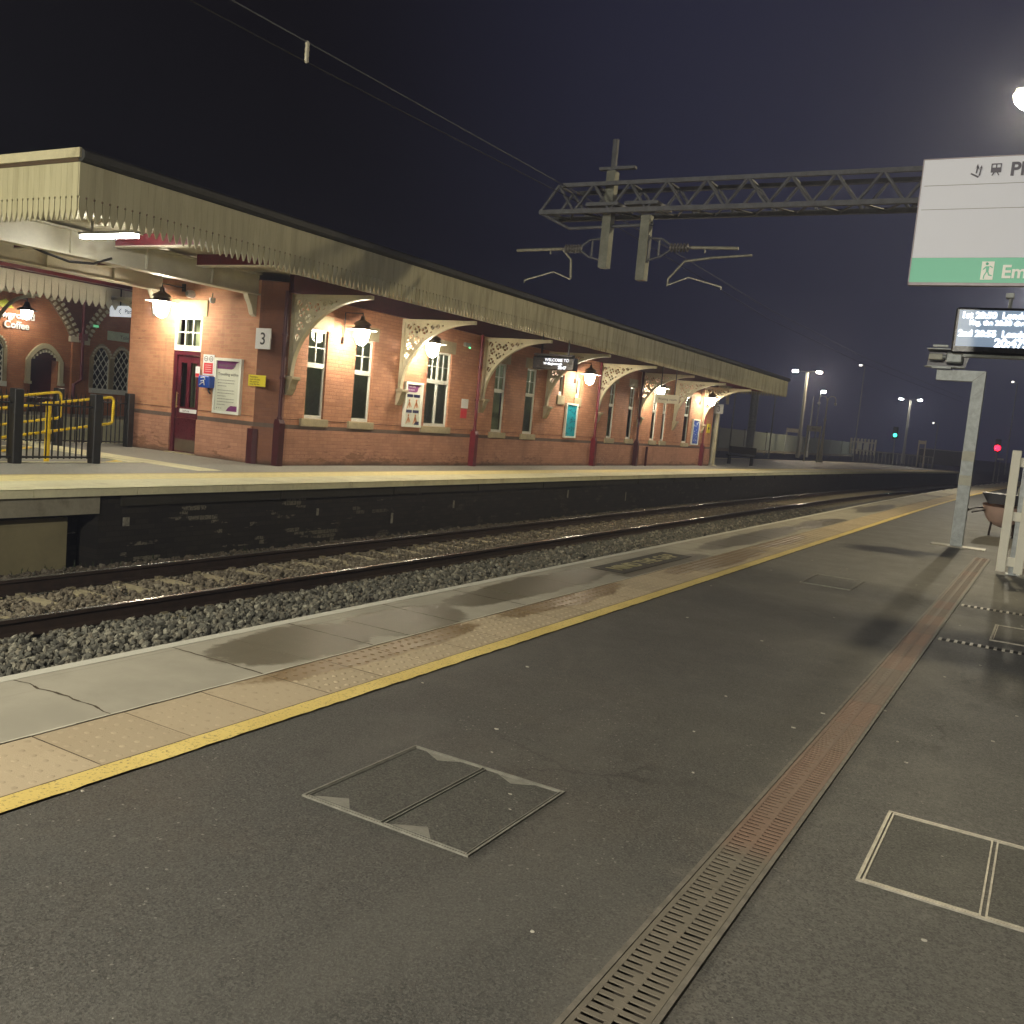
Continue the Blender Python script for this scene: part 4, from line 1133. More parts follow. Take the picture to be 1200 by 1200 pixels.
# help point and small notices
o = thing('help_point', (-15.1,13.6,1.5), 'blue help point box with white symbol and dangling black lead beside the door', 'help point')
MB().bbox(-15.32,-14.99,13.48,13.69,1.42,1.66,.02).build('housing', M['blue'], o)
q = MB(); q.tube([(-15.22,13.47,1.62),(-15.12,13.47,1.63),(-15.10,13.47,1.58)],.011,6).tube([(-15.22,13.47,1.55),(-15.14,13.47,1.57),(-15.11,13.47,1.47)],.012,6).tube([(-15.25,13.47,1.47),(-15.20,13.47,1.51),(-15.14,13.47,1.53)],.010,6); q.build('symbol', M['whitesign'], o)
MB().tube([(-15.12,13.6,1.42),(-15.11,13.58,1.36),(-15.05,13.58,1.31)], .016, 8).build('lead', M['black'], o)
o = thing('notice_plate', (-15.27,13.69,1.7), 'white and red no smoking notice plate on bricks between door and poster', 'sign')
MB().box(-15.42,-15.10,13.684,13.697,1.68,2.10).build('panel', M['whitesign'], o); MB().box(-15.39,-15.13,13.680,13.6835,1.71,1.93).build('panel_print', M['redsign'], o)
q = MB()
for cx in (-15.335,-15.185): q.lathe([(.055,0),(.055,.002),(.042,.002),(.042,0)], (cx,13.680,2.015), 18, 'y'); q.box(cx-.03,cx+.03,13.679,13.6825,2.008,2.022)
q.build('symbol', M['greyink'], o)
for i in range(4): MB().box(-15.35,-15.17+.0,13.678,13.6798,1.88-i*.042,1.888-i*.042).build('text_line', M['whitesign'], o)
o = thing('notice_plate', (-15.5,13.7,1.6), 'small white and red sticker on the right edge of the door glass', 'sign')
MB().box(-15.60,-15.47,13.655,13.662,1.62,1.84).build('panel', M['whitesign'], o); MB().box(-15.59,-15.48,13.651,13.6545,1.63,1.70).build('panel_print', M['redsign'], o)
# poster on the facade, four pictograms
o = thing('poster_case', (-13.4,18.36,.92), 'white framed poster with purple heading and orange figures between two facade windows', 'poster case')
bx, s, p = poster_case(o,'x',FX+.002,18.02,18.72,.93,2.0); p.build('poster', M['paper'], o)
X_ = FX+.002+s
q = MB(); q.prism([(18.08,1.94),(18.66,1.94),(18.56,1.90),(18.50,1.78),(18.44,1.76),(18.08,1.76)],'x',X_+.0005,X_+.003); q.build('heading_band', M['purple'], o)
text('Travel safely', .062, MX(X_+.004,18.11,1.87), M['whitesign'], 'heading', o, .0004); text('this season', .062, MX(X_+.004,18.11,1.80), M['whitesign'], 'heading', o, .0004)
q = MB()
for (ya,za) in ((18.10,1.64),(18.38,1.64),(18.10,1.27),(18.38,1.27)): q.box(X_+.0005,X_+.003,ya,ya+.24,za,za+.07)
q.prism([(18.66,.99),(18.66,1.07),(18.52,1.07),(18.45,.99)],'x',X_+.0005,X_+.003); q.build('poster_print', M['navy'], o)
q = MB(); rr = random.Random(6)
for (yc,zc) in ((18.22,1.48),(18.50,1.48),(18.22,1.12),(18.50,1.12)):
    q.lathe([(0,.003),(.028,.003),(.028,0)], (X_,yc,zc+.09), 12, 'x')
    for k in range(4):
        a = rr.uniform(-.5,.5); q.add([(X_+.003,yc-.02+rr.uniform(-.02,.02),zc+.06),(X_+.003,yc+.02,zc+.05),(X_+.003,yc+.08*math.cos(k*1.6)+.015,zc-.07+.05*math.sin(k*2)),(X_+.003,yc+.08*math.cos(k*1.6)-.015,zc-.08+.05*math.sin(k*2))], [(0,1,2,3)])
q.build('poster_artwork', M['orange'], o)
# turquoise and blue poster cases further on
def art_poster(y0, y1, m1, m2, label, seed):
    o = thing('poster_case', (-13.4,(y0+y1)/2,.9), label, 'poster case')
    bx, s, p = poster_case(o,'x',FX+.002,y0,y1,.89,1.98); p.build('poster', m1, o)
    q = MB(); r_ = random.Random(seed); X2 = FX+.002+s
    for k in range(26):
        yc = r_.uniform(y0+.12,y1-.14); zc = r_.uniform(1.0,1.85); a = r_.uniform(-1,1); L = r_.uniform(.04,.14)
        q.prism([(yc,zc),(yc+L*math.cos(a),zc+L*math.sin(a)),(yc+L*math.cos(a)*.8,zc+L*math.sin(a)+.04),(yc+.01,zc+.03)],'x',X2+.0005,X2+.003)
    q.build('poster_artwork', m2, o)
art_poster(26.42,27.22,M['teal'],M['tealdark'],'white framed turquoise poster under the small high windows',2)
art_poster(38.28,39.12,M['blue'],M['whitesign'],'white framed deep blue poster near the far end of the facade',3)
o = thing('notice_plate', (FX,20.75,1.3), 'faded white and red no smoking plate on bricks before the second downpipe', 'sign')
MB().box(FX+.001,FX+.009,20.52,20.84,1.50,1.74).build('panel', M['whitesign'], o); MB().box(FX+.001,FX+.009,20.52,20.80,1.24,1.485).build('panel_print', M['redsign'], o)
o = thing('notice_plate', (FX+.01,40.3,1.4), 'small yellow plate on the last brick pier of the facade', 'sign')
MB().box(FX+.03,FX+.045,40.2,40.6,1.45,1.85).build('panel', M['yellowsign'], o); MB().box(FX+.046,FX+.048,40.3,40.5,1.6,1.7).build('panel_print', M['ink'], o)
# Platforms direction sign between canopy columns
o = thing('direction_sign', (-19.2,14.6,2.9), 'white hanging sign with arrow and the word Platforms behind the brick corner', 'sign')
MB().box(-19.62,-17.9,14.55,14.6,2.88,3.13).build('panel', emis('brightened_sign_face', (.9,.95,1), .55), o); MB().box(-19.3,-19.27,14.56,14.59,3.13,3.8).build('hanger', M['black'], o)  # panel emission added to brighten the sign face
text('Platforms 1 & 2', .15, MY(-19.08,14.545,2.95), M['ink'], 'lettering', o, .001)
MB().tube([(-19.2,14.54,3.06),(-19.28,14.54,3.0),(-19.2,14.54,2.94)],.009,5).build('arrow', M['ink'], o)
# hanging sign and display under the canopy
o = thing('hanging_sign', (-11.9,31,2.6), 'cream hanging sign board under the canopy beside a globe lamp', 'sign')
MB().box(-12.36,-11.48,30.96,31.04,2.33,2.63).build('panel', M['cream_clean'], o); MB().box(-12.2,-12.17,30.99,31.01,2.63,3.6).box(-11.68,-11.65,30.99,31.01,2.63,3.6).build('hanger', M['black'], o)
text('Waiting room', .12, MY(-12.24,30.955,2.43), M['ink'], 'lettering', o, .001)
def cis(x0,x1,y,z0,z1,label):
    o = thing('departure_display', ((x0+x1)/2,y,z0), label, 'display')
    MB().bbox(x0,x1,y,y+.22,z0,z1,.02).build('casing', M['dkbox'], o)
    return o
o = cis(-12.5,-11.25,22.3,2.73,3.07,'black display with white letters hanging under the canopy before the turquoise poster')
MB().box(-12.45,-11.3,22.26,22.42,3.08,3.14).box(-12.3,-12.26,22.35,22.4,3.14,3.8).box(-11.5,-11.46,22.35,22.4,3.14,3.8).build('hood', M['dkbox'], o)
text('WELCOME TO', .11, MY(-12.13,22.296,2.95), M['pixel2'], 'lettering', o, .001, .001)
text('Wellingborough', .085, MY(-12.16,22.296,2.86), M['pixel2'], 'lettering', o, .001, .003)
text('20:47', .11, MY(-11.72,22.296,2.755), M['pixel2'], 'clock', o, .001, .004)

# ---------------------------------------------------------------- black fence and yellow handrails on the island
def fence_run(x0, y0, x1, y1, label, posts, h=1.02, bar=.105):
    o = thing('metal_railing', ((x0+x1)/2,(y0+y1)/2,0), label, 'railing', 'black railings round the ramp')
    L = math.hypot(x1-x0,y1-y0); dx, dy = (x1-x0)/L, (y1-y0)/L
    b = MB(); n = int(L/bar)
    for i in range(n+1):
        x = x0+dx*L*i/n; y = y0+dy*L*i/n
        b.box(x-.009,x+.009,y-.009,y+.009,.07,h-.02); b.add([(x-.009,y-.009,h-.02),(x+.009,y-.009,h-.02),(x+.009,y+.009,h-.02),(x-.009,y+.009,h-.02),(x,y,h+.07)],[(0,1,4),(1,2,4),(2,3,4),(3,0,4)])
    b.build('bars', M['black'], o)
    r_ = MB()
    for z in (.10,h-.09): r_.tube([(x0,y0,z),(x1,y1,z)], .018, 6)
    r_.build('rail', M['black'], o)
    for px_, py_ in posts:
        MB().bbox(px_-.075,px_+.075,py_-.075,py_+.075,0,1.15,.01).lathe([(.0,.0),(.03,0)],(px_,py_,1.15),6).build('post', M['black'], o)
    return o
fence_run(-13.85,5.3,-13.85,10.08,'black spear-topped railing with thick posts nearest the platform edge',[(-13.85,8.72),(-13.85,10.10),(-13.85,7.3),(-13.85,5.9)])
fence_run(-17.35,6.5,-17.35,13.45,'black spear-topped railing along the back of the ramp next to the brick gable',[(-17.35,11.8),(-17.35,13.46),(-17.35,10.1)])
def handrail(x, y0, y1, slope, label, loop=True, extra=()):
    o = thing('handrail', (x,y1,0), label, 'handrail', 'yellow tubular handrails along the ramp')
    z1 = 1.10; f = lambda y, z: z+(y-y1)*slope
    r = .024; m = MB()
    top = [(x,y0,f(y0,z1)),(x,y1,z1)]; low = [(x,y0,f(y0,z1-.47)),(x,y1,z1-.47)]
    q = .07
    loopts = [(x,y1,z1)]
    for k in range(1,7): a = PI/2*k/6; loopts.append((x,y1+q*math.sin(a),z1-q+q*math.cos(a)))
    for k in range(1,7): a = PI/2*k/6; loopts.append((x,y1+q*math.cos(a),z1-.47+q-q*math.sin(a)))
    m.tube(top[:1]+loopts+[low[0]], r, 10)
    m.build('rail', M['yellow'], o)
    for yy in extra:
        g0 = min(0.0, (yy-10.95)*.125)
        MB().tube([(x,yy,g0),(x,yy,f(yy,z1))], .045, 12).lathe([(.055,-.03),(.06,0),(.055,.03)], (x,yy,f(yy,z1)), 12).lathe([(.06,-.03),(.065,0),(.06,.03)], (x,yy,f(yy,z1-.47)), 12).build('post', M['yellow'], o)
    return o
handrail(-14.6,4.5,10.92,.15,'yellow double handrail nearest the railing, with a rounded end loop',extra=(9.75,8.5,7.2))
handrail(-15.7,4.5,10.65,.15,'yellow double handrail in the middle of the ramp',extra=(9.5,8.1,6.6))
handrail(-16.7,4.5,10.0,.15,'yellow double handrail on the far side of the ramp',extra=(9.0,7.6))
# bits of pale paving round the ramp head
MB().box(-18.2,-12.6,11.2,11.75,.003,.0055).build('pale_path', M['buff_edge'])['kind'] = 'structure'

# ---------------------------------------------------------------- far platform and arched building
strip(-60,P1-.6, 0, [-20,10,40,60], 'far_platform', M['asphalt_far'], 0)
strip(P1-.6,P1, .004, [-20,10,40,60], 'far_platform_edge', M['buff_edge'], 1.0)
AX = -32.0
A = thing('arched_building', (-33,22,0), 'ornate red brick station house with pointed arches and cream dentil trim across the tracks', 'building')
def arch_pts(yc, hw, zs, rise, n=12):
    """pointed arch curve from left springing to right springing"""
    pts = []
    for i in range(n+1):
        t = i/n; pts.append((yc-hw+hw*t, zs+rise*math.sin(t*PI/2)**.85*(1-.0*t)))
    for i in range(1, n+1):
        t = 1-i/n; pts.append((yc+hw-hw*t, zs+rise*math.sin(t*PI/2)**.85))
    return pts
w_ = MB(); wall_grid(w_, 'x', AX, 12, 34, 0, 6.5, [(20.62,21.62,0,2.0)], .35, 1)
w_.build('wall', M['brick_far'], A)
def arch_trim(yc, hw, zs, rise, wid, m, dent=True, name='arch_trim', par=None, proud=.06):
    par = par or A
    inner = arch_pts(yc,hw,zs,rise); outer = arch_pts(yc,hw+wid,zs,rise+wid*1.15)
    mb = MB()
    for i in range(len(inner)-1):
        mb.prism([inner[i],inner[i+1],outer[i+1],outer[i]], 'x', AX, AX+proud)
    o = mb.build(name, m, par)
    return o, inner, outer
def dentils(inner, outer, par, step=1, m=None):
    d = MB()
    # sample evenly along the curve
    L = [0]
    for a, b in zip(inner, inner[1:]): L.append(L[-1]+math.hypot(b[0]-a[0],b[1]-a[1]))
    s = .08
    while s < L[-1]:
        k = max(i for i in range(len(L)) if L[i] <= s); k = min(k, len(inner)-2)
        t = (s-L[k])/max(1e-6,(L[k+1]-L[k]))
        P_ = [inner[k][j]+(inner[k+1][j]-inner[k][j])*t for j in (0,1)]
        tx, tz = inner[k+1][0]-inner[k][0], inner[k+1][1]-inner[k][1]; l = math.hypot(tx,tz); tx/=l; tz/=l; nx, nz = -tz, tx
        for off, w in ((.02,.05),(.26,.05)):
            q = [(P_[0]+nx*(off+a)+tx*b, P_[1]+nz*(off+a)+tz*b) for a, b in ((0,-.045),(0,.045),(.12,.045),(.12,-.045))]
            d.prism(q, 'x', AX+.06, AX+.13)
        s += .19
    d.build('dentils', m or M['cream_clean'], par)
for yc, hw in ((20.3,1.85),(24.6,1.75),(16.2,1.85)):
    o, i_, u_ = arch_trim(yc, hw, 2.7, 1.75, .34, plain('buff_brick', (.24,.17,.10), .8))
    dentils(i_, u_, o)
    # recessed spandrel above: darker brick
# darker brick between the arches
sp_ = MB()
def spandrel(y0, y1, arcs):
    n = 60
    for i in range(n):
        ya = y0+(y1-y0)*i/n; yb = y0+(y1-y0)*(i+1)/n; ym = (ya+yb)/2
        z = 2.7
        for yc, hw in arcs:
            hw2 = hw+.34
            t = 1-abs(ym-yc)/hw2
            if t > 0: z = max(z, 2.7+(1.75+.39)*math.sin(t*PI/2)**.85)
        if z < 6.4: sp_.box(AX, AX+.055, ya, yb, z, 6.4)
spandrel(12.5,30,((20.3,1.85),(24.6,1.75),(16.2,1.85)))
sp_.build('spandrel', brick('dark_spandrel_brick','x',(.13,.06,.045),(.16,.075,.055),(.1,.06,.045),spall=False), A)
# pier between arches with cream blocks
for yc in (22.45,18.25,26.6):
    pr = MB(); pr.box(AX, AX+.10, yc-.28, yc+.28, 0, 2.66); o = pr.build('pier', M['brick_far'], A)
    MB().box(AX, AX+.14, yc-.40, yc-.05, 2.66, 2.86).box(AX, AX+.14, yc+.05, yc+.40, 2.60, 2.80).build('impost', M['cream_clean'], o)
MB().tube([(AX+.2,22.5,4.2),(AX+.2,22.5,1.3),(AX+.2,22.2,1.1),(AX+.2,22.15,0)], .06, 8).box(AX+.12,AX+.32,22.38,22.62,2.75,3.0).build('downpipe', M['crimson'], A)
# doorway with hood
o, i_, u_ = arch_trim(21.12,.56,1.85,.45,.16,M['cream'],name='door_hood',proud=.10)
MB().box(AX,AX+.10,20.40,20.56,1.1,1.85).box(AX,AX+.10,21.68,21.84,1.1,1.85).box(AX,AX+.16,20.38,20.58,1.0,1.1).box(AX,AX+.16,21.66,21.86,1.0,1.1).build('hood_stop', M['cream'], o)
for k in range(9):
    yy = 20.66+k*.115
    MB().box(AX+.0,AX+.07,yy,yy+.07,1.92+.33*math.sin((k+.5)/9*PI)-.08,1.92+.33*math.sin((k+.5)/9*PI)+.02).build('dentil', M['cream_clean'], o)
MB().box(AX-.34,AX-.30,20.62,21.62,0,2.3).build('door', M['dark_crimson'], A)
ar = MB()
ap = arch_pts(21.12,.5,1.9,.38,8); ar.prism(ap, 'x', AX-.001, AX+.003); ar.build('door_head', M['dark_crimson'], A)
# twin lattice windows
def lattice_window(yc, hw=.34, z0=1.02, zs=2.15, par=A):
    fr_, i_, u_ = arch_trim(yc, hw, zs, .42, .13, M['stone'], name='window', proud=.09)
    d = MB()
    for k in range(12):
        t = (k+.5)/12; a = PI*t; d.box(AX+.09,AX+.13,yc-math.cos(a)*(hw+.06)-.035,yc-math.cos(a)*(hw+.06)+.035,zs+math.sin(a)**.85*.46-.03,zs+math.sin(a)**.85*.46+.04)
    d.build('dentils', M['cream_clean'], fr_)
    MB().box(AX,AX+.09,yc-hw-.13,yc-hw,z0,zs).box(AX,AX+.09,yc+hw,yc+hw+.13,z0,zs).build('jamb', M['stone'], fr_)
    g = MB(); g.prism([(yc-hw,z0)]+arch_pts(yc,hw,zs,.42,8)+[(yc+hw,z0)], 'x', AX, AX+.012); g.build('pane', flat('dark_lattice_glass',(.02,.022,.02),.12), fr_)
    l = MB()
    # diamond and circle lattice bars, kept inside the opening
    def inside(y,z):
        if abs(y-yc) > hw or z < z0: return False
        if z < zs: return True
        t = 1-abs(y-yc)/hw; return z < zs+.42*math.sin(t*PI/2)**.85
    for s in (-1,1):
        c = -3.0
        while c < 5:
            pts = []
            for k in range(60):
                y = yc-hw+2*hw*k/59; z = c+s*(y-yc)*1.5+z0
                if inside(y,z): pts.append((y,z))
                elif len(pts) > 1: break
                else: pts = []
            if len(pts) > 1: l.tube([(AX+.03,pts[0][0],pts[0][1]),(AX+.03,pts[-1][0],pts[-1][1])], .016, 5)
            c += .36
    l.tube([(AX+.03,yc-hw+.01,z0),(AX+.03,yc-hw+.01,zs)],.02,5).tube([(AX+.03,yc+hw-.01,z0),(AX+.03,yc+hw-.01,zs)],.02,5)
    l.build('lattice', M['white'], fr_)
    MB().box(AX,AX+.16,yc-hw-.1,yc+hw+.1,z0-.18,z0).build('sill', M['white'], fr_)
lattice_window(23.42); lattice_window(24.32); lattice_window(19.2, .36)
o = thing('coffee_sign', (AX+.1,19.6,3.1), 'white raised lettering ending in Coffee on the arched brick wall', 'sign')
text('Newground', .34, MX(AX+.04,19.02,3.22), M['whitesign'], 'lettering', o, .03, .008)
text('Coffee', .34, MX(AX+.04,19.55,2.88), M['whitesign'], 'lettering', o, .03, .008)
MB().prism([(19.2,3.55),(19.9,3.55),(19.6,3.85),(19.4,3.75)],'x',AX+.02,AX+.05).build('emblem', plain('yellow_green_print', (.45,.5,.05)), o)
o = thing('wall_sign', (AX+.05,24.1,3), 'pale green sign board high above the twin lattice windows', 'sign')
MB().box(AX+.02,AX+.06,23.66,24.6,2.9,3.25).build('panel', plain('pale_green_sign',(.5,.62,.5)), o)
text('Toilets', .2, MX(AX+.062,24.2,2.99), M['greyink'], 'lettering', o, .001)
o = thing('emergency_light', (AX+.3,22.9,3.3), 'green glowing exit light on the pier of the arched building', 'light')
MB().bbox(AX+.15,AX+.3,22.8,23.1,3.28,3.4,.01).build('housing', M['fixture'], o); MB().box(AX+.301,AX+.31,22.84,23.06,3.29,3.38).build('indicator', emis('dim_green_led',(.05,.8,.3),.5), o)
# canopy column with bracket in front of it at the left
o = thing('canopy_column', (-29.9,18.6,0), 'cream cast column with curved bracket at the left before the arched building', 'column')
MB().tube([(-29.9,17.95,0),(-29.9,17.95,4.2)], .09, 12).build('shaft', M['cream'], o)
ap = MB()
N = 14
for i in range(N):
    def q_(k): a = PI/2*k/N; return (18.03+1.25*(1-math.cos(a)), 2.4+1.45*math.sin(a))
    (a0,b0_),(a1,b1_) = q_(i),q_(i+1)
    ap.prism([(a0,b0_),(a1,b1_),(a1,b1_+.10),(a0-.06,b0_+.06)], 'x', -29.96, -29.84)
ap.box(-29.93,-29.87,18.0,19.5,3.92,4.0); ap.build('arch_rib', M['cream'], o)
# added slab over the far platform, blocks light to keep the wall's top dark
MB().box(-32,-29.2,12,34,4.45,4.6).build('shade_slab', M['crimson'], A)

# ---------------------------------------------------------------- near platform furniture
# inverted-L galvanised post with camera box
o = thing('bracket_post', (-1.2,16.4,0), 'tall galvanised box-section post bent into an inverted L beside the drain', 'post')
q = MB(); w = .088; px, py = -1.215, 16.4
q.prism([(px-w,.012),(px+w,.012),(px+w,2.76),(-1.83,2.76),(-1.83,2.595),(px-w,2.595)], 'y', py-.085, py+.085)
q.build('post', M['galv'], o)
q = MB(); q.add([(px-w,py-.0865,2.595),(px+w,py-.0865,2.76),(px+w-.01,py-.0865,2.762),(px-w-.01,py-.0865,2.597)],[(0,1,2,3)]); q.build('mitre_weld', M['fixture'], o)
for za in (1.36,.98): MB().box(px-w-.002,px+w+.002,py-.088,py-.0855,za,za+.155).build('reflective_band', bpy.data.materials.get('pale_band') or plain('pale_band',(.5,.5,.42),.4), o)
b_ = MB(); b_.box(px-.36,px+.42,py-.24,py+.10,.0,.018); 
bp = b_.build('base_plate', M['frame'], o)
t_ = MB(); 
for i in range(9): t_.box(px-.35+i*.028,px-.335+i*.028,py-.235,py+.095,.018,.022)
t_.build('tread_ribs', M['plate'], bp)
o = thing('camera_box', (-1.72,16.4,2.8), 'grey glazed camera box sitting on the arm of the bent post', 'camera')
q = MB(); q.prism([(-2.01,2.80),(-1.45,2.80),(-1.38,3.06),(-1.99,3.06)], 'y', 16.46, 16.475); q.build('back_panel', plain('smoky_grey_plastic',(.10,.10,.13),.3), o)
q = MB(); q.prism([(-2.02,2.79),(-1.44,2.79),(-1.44,2.80),(-2.02,2.80)],'y',16.2,16.47); q.prism([(-2.0,3.06),(-1.37,3.06),(-1.37,3.075),(-2.0,3.075)],'y',16.2,16.47); q.build('box_frame', M['galv'], o)
MB().bbox(-1.97,-1.76,16.22,16.40,2.90,2.99,.012).build('camera_body', plain('pale_camera_body',(.42,.42,.36),.4), o)
MB().bbox(-1.72,-1.48,16.22,16.42,2.86,3.02,.02).tube([(-1.78,16.25,2.95),(-1.72,16.25,2.95)],.03,10).box(-1.92,-1.70,16.2,16.3,3.10,3.13).box(-1.90,-1.62,16.18,16.3,2.765,2.785).build('mechanism', M['galv'], o)

# big sign
def big_sign():
    x0, x1, y, z0, z1 = -1.185, 2.4, 8.0, 2.72, 3.665
    o = thing('platform_sign', (x0,y,z0), 'large white overhead sign with green emergency exit strip along its bottom', 'sign')
    MB().box(x0,x1,y,y+.06,2.925,z1).build('panel', flat('cool_white_panel', (.68,.70,.80), .75), o)
    MB().box(x0,x1,y-.001,y+.06,z0+.018,2.924).build('exit_strip', M['signgreen'], o)
    MB().box(x0-.006,x1,y-.004,y+.065,z0-.004,z0+.017).box(x0-.008,x0-.0005,y-.004,y+.064,z0,z1+.004).box(x0-.008,x1,y-.004,y+.064,z1+.0005,z1+.008).build('edging', plain('mauve_grey_edging',(.22,.18,.21),.4), o)
    MB().box(x0+.02,x1,y-.003,y-.0005,3.468,3.471).box(x0+.02,x1,y-.003,y-.0005,3.288,3.291).build('panel_seam', M['greyink'], o)
    dk = flat('sign_charcoal', (.06,.055,.085), .5)
    text('Platforms 1, 2 & 3', .135, MY(-.583,y-.003,3.525), dk, 'lettering', o, .001, .004)
    # slanting stairs/arrows symbol
    q = MB(); Y_ = y-.003
    q.prism([(-.85,3.545),(-.795,3.515),(-.788,3.525),(-.843,3.553)],'y',Y_-.002,Y_)
    q.prism([(-.815,3.55),(-.806,3.548),(-.800,3.60),(-.792,3.575),(-.806,3.618),(-.822,3.58),(-.811,3.60)],'y',Y_-.002,Y_)
    q.prism([(-.793,3.53),(-.783,3.532),(-.775,3.59),(-.766,3.57),(-.779,3.608),(-.794,3.575),(-.784,3.59)],'y',Y_-.002,Y_)
    q.build('arrow_symbol', dk, o)
    q = MB()
    def ring(x0_,x1_,z0_,z1_,t_):
        q.box(x0_,x0_+t_,Y_-.002,Y_,z0_,z1_); q.box(x1_-t_,x1_,Y_-.002,Y_,z0_,z1_); q.box(x0_+t_,x1_-t_,Y_-.002,Y_,z0_,z0_+t_); q.box(x0_+t_,x1_-t_,Y_-.002,Y_,z1_-t_,z1_)
    ring(-.713,-.643,3.55,3.615,.008); q.box(-.682,-.674,Y_-.002,Y_,3.585,3.607); q.box(-.705,-.651,Y_-.002,Y_,3.558,3.585)
    q.prism([(-.705,3.528),(-.697,3.528),(-.685,3.55),(-.694,3.55)],'y',Y_-.002,Y_); q.prism([(-.66,3.528),(-.652,3.528),(-.662,3.55),(-.671,3.55)],'y',Y_-.002,Y_)
    q.build('train_symbol', dk, o)
    wt = flat('sign_white_print', (.8,.82,.78), .5)
    text('Emergency exit', .135, MY(-.548,y-.0045,2.775), wt, 'exit_lettering', o, .001, .003)
    MB().box(-.685,-.60,y-.004,y-.002,2.76,2.895).build('exit_symbol_ground', wt, o)
    q = MB(); g = M['signgreen']; yq = y-.0065; cx = -.643; zz = 2.76
    q.lathe([(0,0),(.010,0),(.010,.002)], (cx-.006,yq,zz+.118), 10, 'y')
    for pts in ([(cx-.012,zz+.10),(cx+.012,zz+.10),(cx+.008,zz+.055),(cx-.008,zz+.055)],[(cx-.012,zz+.10),(cx-.032,zz+.078),(cx-.028,zz+.072),(cx-.010,zz+.088)],[(cx+.012,zz+.10),(cx+.032,zz+.085),(cx+.036,zz+.092),(cx+.014,zz+.105)],
                [(cx-.008,zz+.058),(cx-.002,zz+.055),(cx-.014,zz+.03),(cx-.016,zz+.006),(cx-.024,zz+.006),(cx-.022,zz+.032)],[(cx,zz+.058),(cx+.010,zz+.058),(cx+.018,zz+.038),(cx+.036,zz+.034),(cx+.034,zz+.026),(cx+.012,zz+.03)]):
        q.prism(pts, 'y', yq, yq+.002)
    q.build('running_figure', g, o)
    MB().box(1.9,2.02,y+.07,y+.19,0,z1+.1).box(.9,2.02,y+.066,y+.11,3.1,3.18).build('support', M['galv'], o)
big_sign()
# departure display beyond the sign
o = thing('departure_display', (-.5,12,2.6), 'blue-white lit departure display hanging under the big white sign', 'display')
MB().bbox(-1.23,1.1,12.0,12.2,2.60,3.12,.02).build('casing', M['dkbox'], o)
MB().box(-1.19,1.06,11.994,11.999,2.68,3.09).build('screen', M['screen'], o)
px_ = M['pixel']
text('1st 20:50  London St Pancras', .098, MY(-1.165,11.992,3.00), px_, 'lettering', o, .001, .003)
text('Ktg. the 20:50 diverted service', .076, MY(-1.075,11.992,2.925), px_, 'lettering', o, .001, .002)
text('2nd 20:55  London St Pancras', .098, MY(-1.175,11.992,2.795), px_, 'lettering', o, .001, .003)
text('20:47:46', .13, MY(-.79,11.992,2.685), px_, 'clock', o, .001, .004)
MB().box(-1.1,1.5,12.04,12.16,2.565,2.595).tube([(-.69,12.1,3.12),(-.69,12.1,3.24)],.02,8).box(-.74,-.66,12.02,12.15,3.24,3.29).box(1.35,1.49,12.03,12.17,0,2.565).build('support_frame', M['galv_dark'], o)
# white palisade screen at the right
M['fencewhite'] = plain('white_fence_paint', (.78,.76,.66), .5, var=.05)
F = thing('picket_fence', (-.4,13.3,0), 'white slatted barrier fence with grey posts at the right edge of the platform', 'fence')
x = -.50
while x < 2.2:
    MB().bbox(x,x+.105,13.27,13.30,.03,1.56,.006).build('pale', M['fencewhite'], F); x += .195
for z in (.11,.68,1.36):
    MB().box(-.42,2.2,13.302,13.325,z,z+.115).build('rail', M['fencewhite'], F)
for x in (-.36,1.4):
    MB().box(x,x+.095,13.35,13.44,0,1.62).box(x-.03,x+.13,13.33,13.47,0,.012).build('post', M['galv'], F)
# wheelbarrow planter
o = thing('wheelbarrow', (-.8,20.1,0), 'pink tub wheelbarrow with dark rim standing behind the white fence', 'wheelbarrow')
q = MB(); cx, cy = -.75, 20.1
prof = [(.10,.19),(.2,.22),(.3,.32),(.36,.46),(.39,.58)]
vs = []; fs = []; n = 20
for r, z in prof:
    for k in range(n):
        a = 2*PI*k/n; s = .75+.25*abs(math.cos(a)); vs.append((cx+r*math.cos(a)*1.0, cy+r*1.35*math.sin(a), z+(0.03*math.sin(a))))
for i in range(len(prof)-1):
    for k in range(n): fs.append((i*n+k,i*n+(k+1)%n,(i+1)*n+(k+1)%n,(i+1)*n+k))
fs.append(tuple(range(n-1,-1,-1)))
q.add(vs, fs, True); q.build('tub', plain('dusty_pink_plastic',(.60,.42,.36),.45,var=.08), o)
q = MB(); q.prism([(cx-.40,.79),(cx+.42,.79),(cx+.40,.60),(cx-.28,.60)], 'y', cy-.3, cy+.5); q.build('soil_box', plain('dark_blue_grey_box',(.03,.032,.045),.5), o)
MB().tube([(cx-.36,cy-.1,.50),(cx-.46,cy-.35,.50),(cx-.55,cy-.75,.47)],.016,8).tube([(cx-.30,cy-.12,.46),(cx-.40,cy-.4,.45),(cx-.50,cy-.7,.42)],.016,8).tube([(cx-.53,cy-.62,.475),(cx-.57,cy-.82,.465)],.026,8).build('handle', M['black'], o)
MB().tube([(cx-.18,cy-.2,.30),(cx-.2,cy-.25,0.0)],.02,8).tube([(cx+.18,cy-.2,.30),(cx+.2,cy-.25,0.0)],.02,8).build('leg', M['rust'], o)
MB().lathe([(.10,-.04),(.19,-.04),(.19,.04),(.10,.04)],(cx+.05,cy+.35,.19),18,'x').build('wheel', M['black'], o)

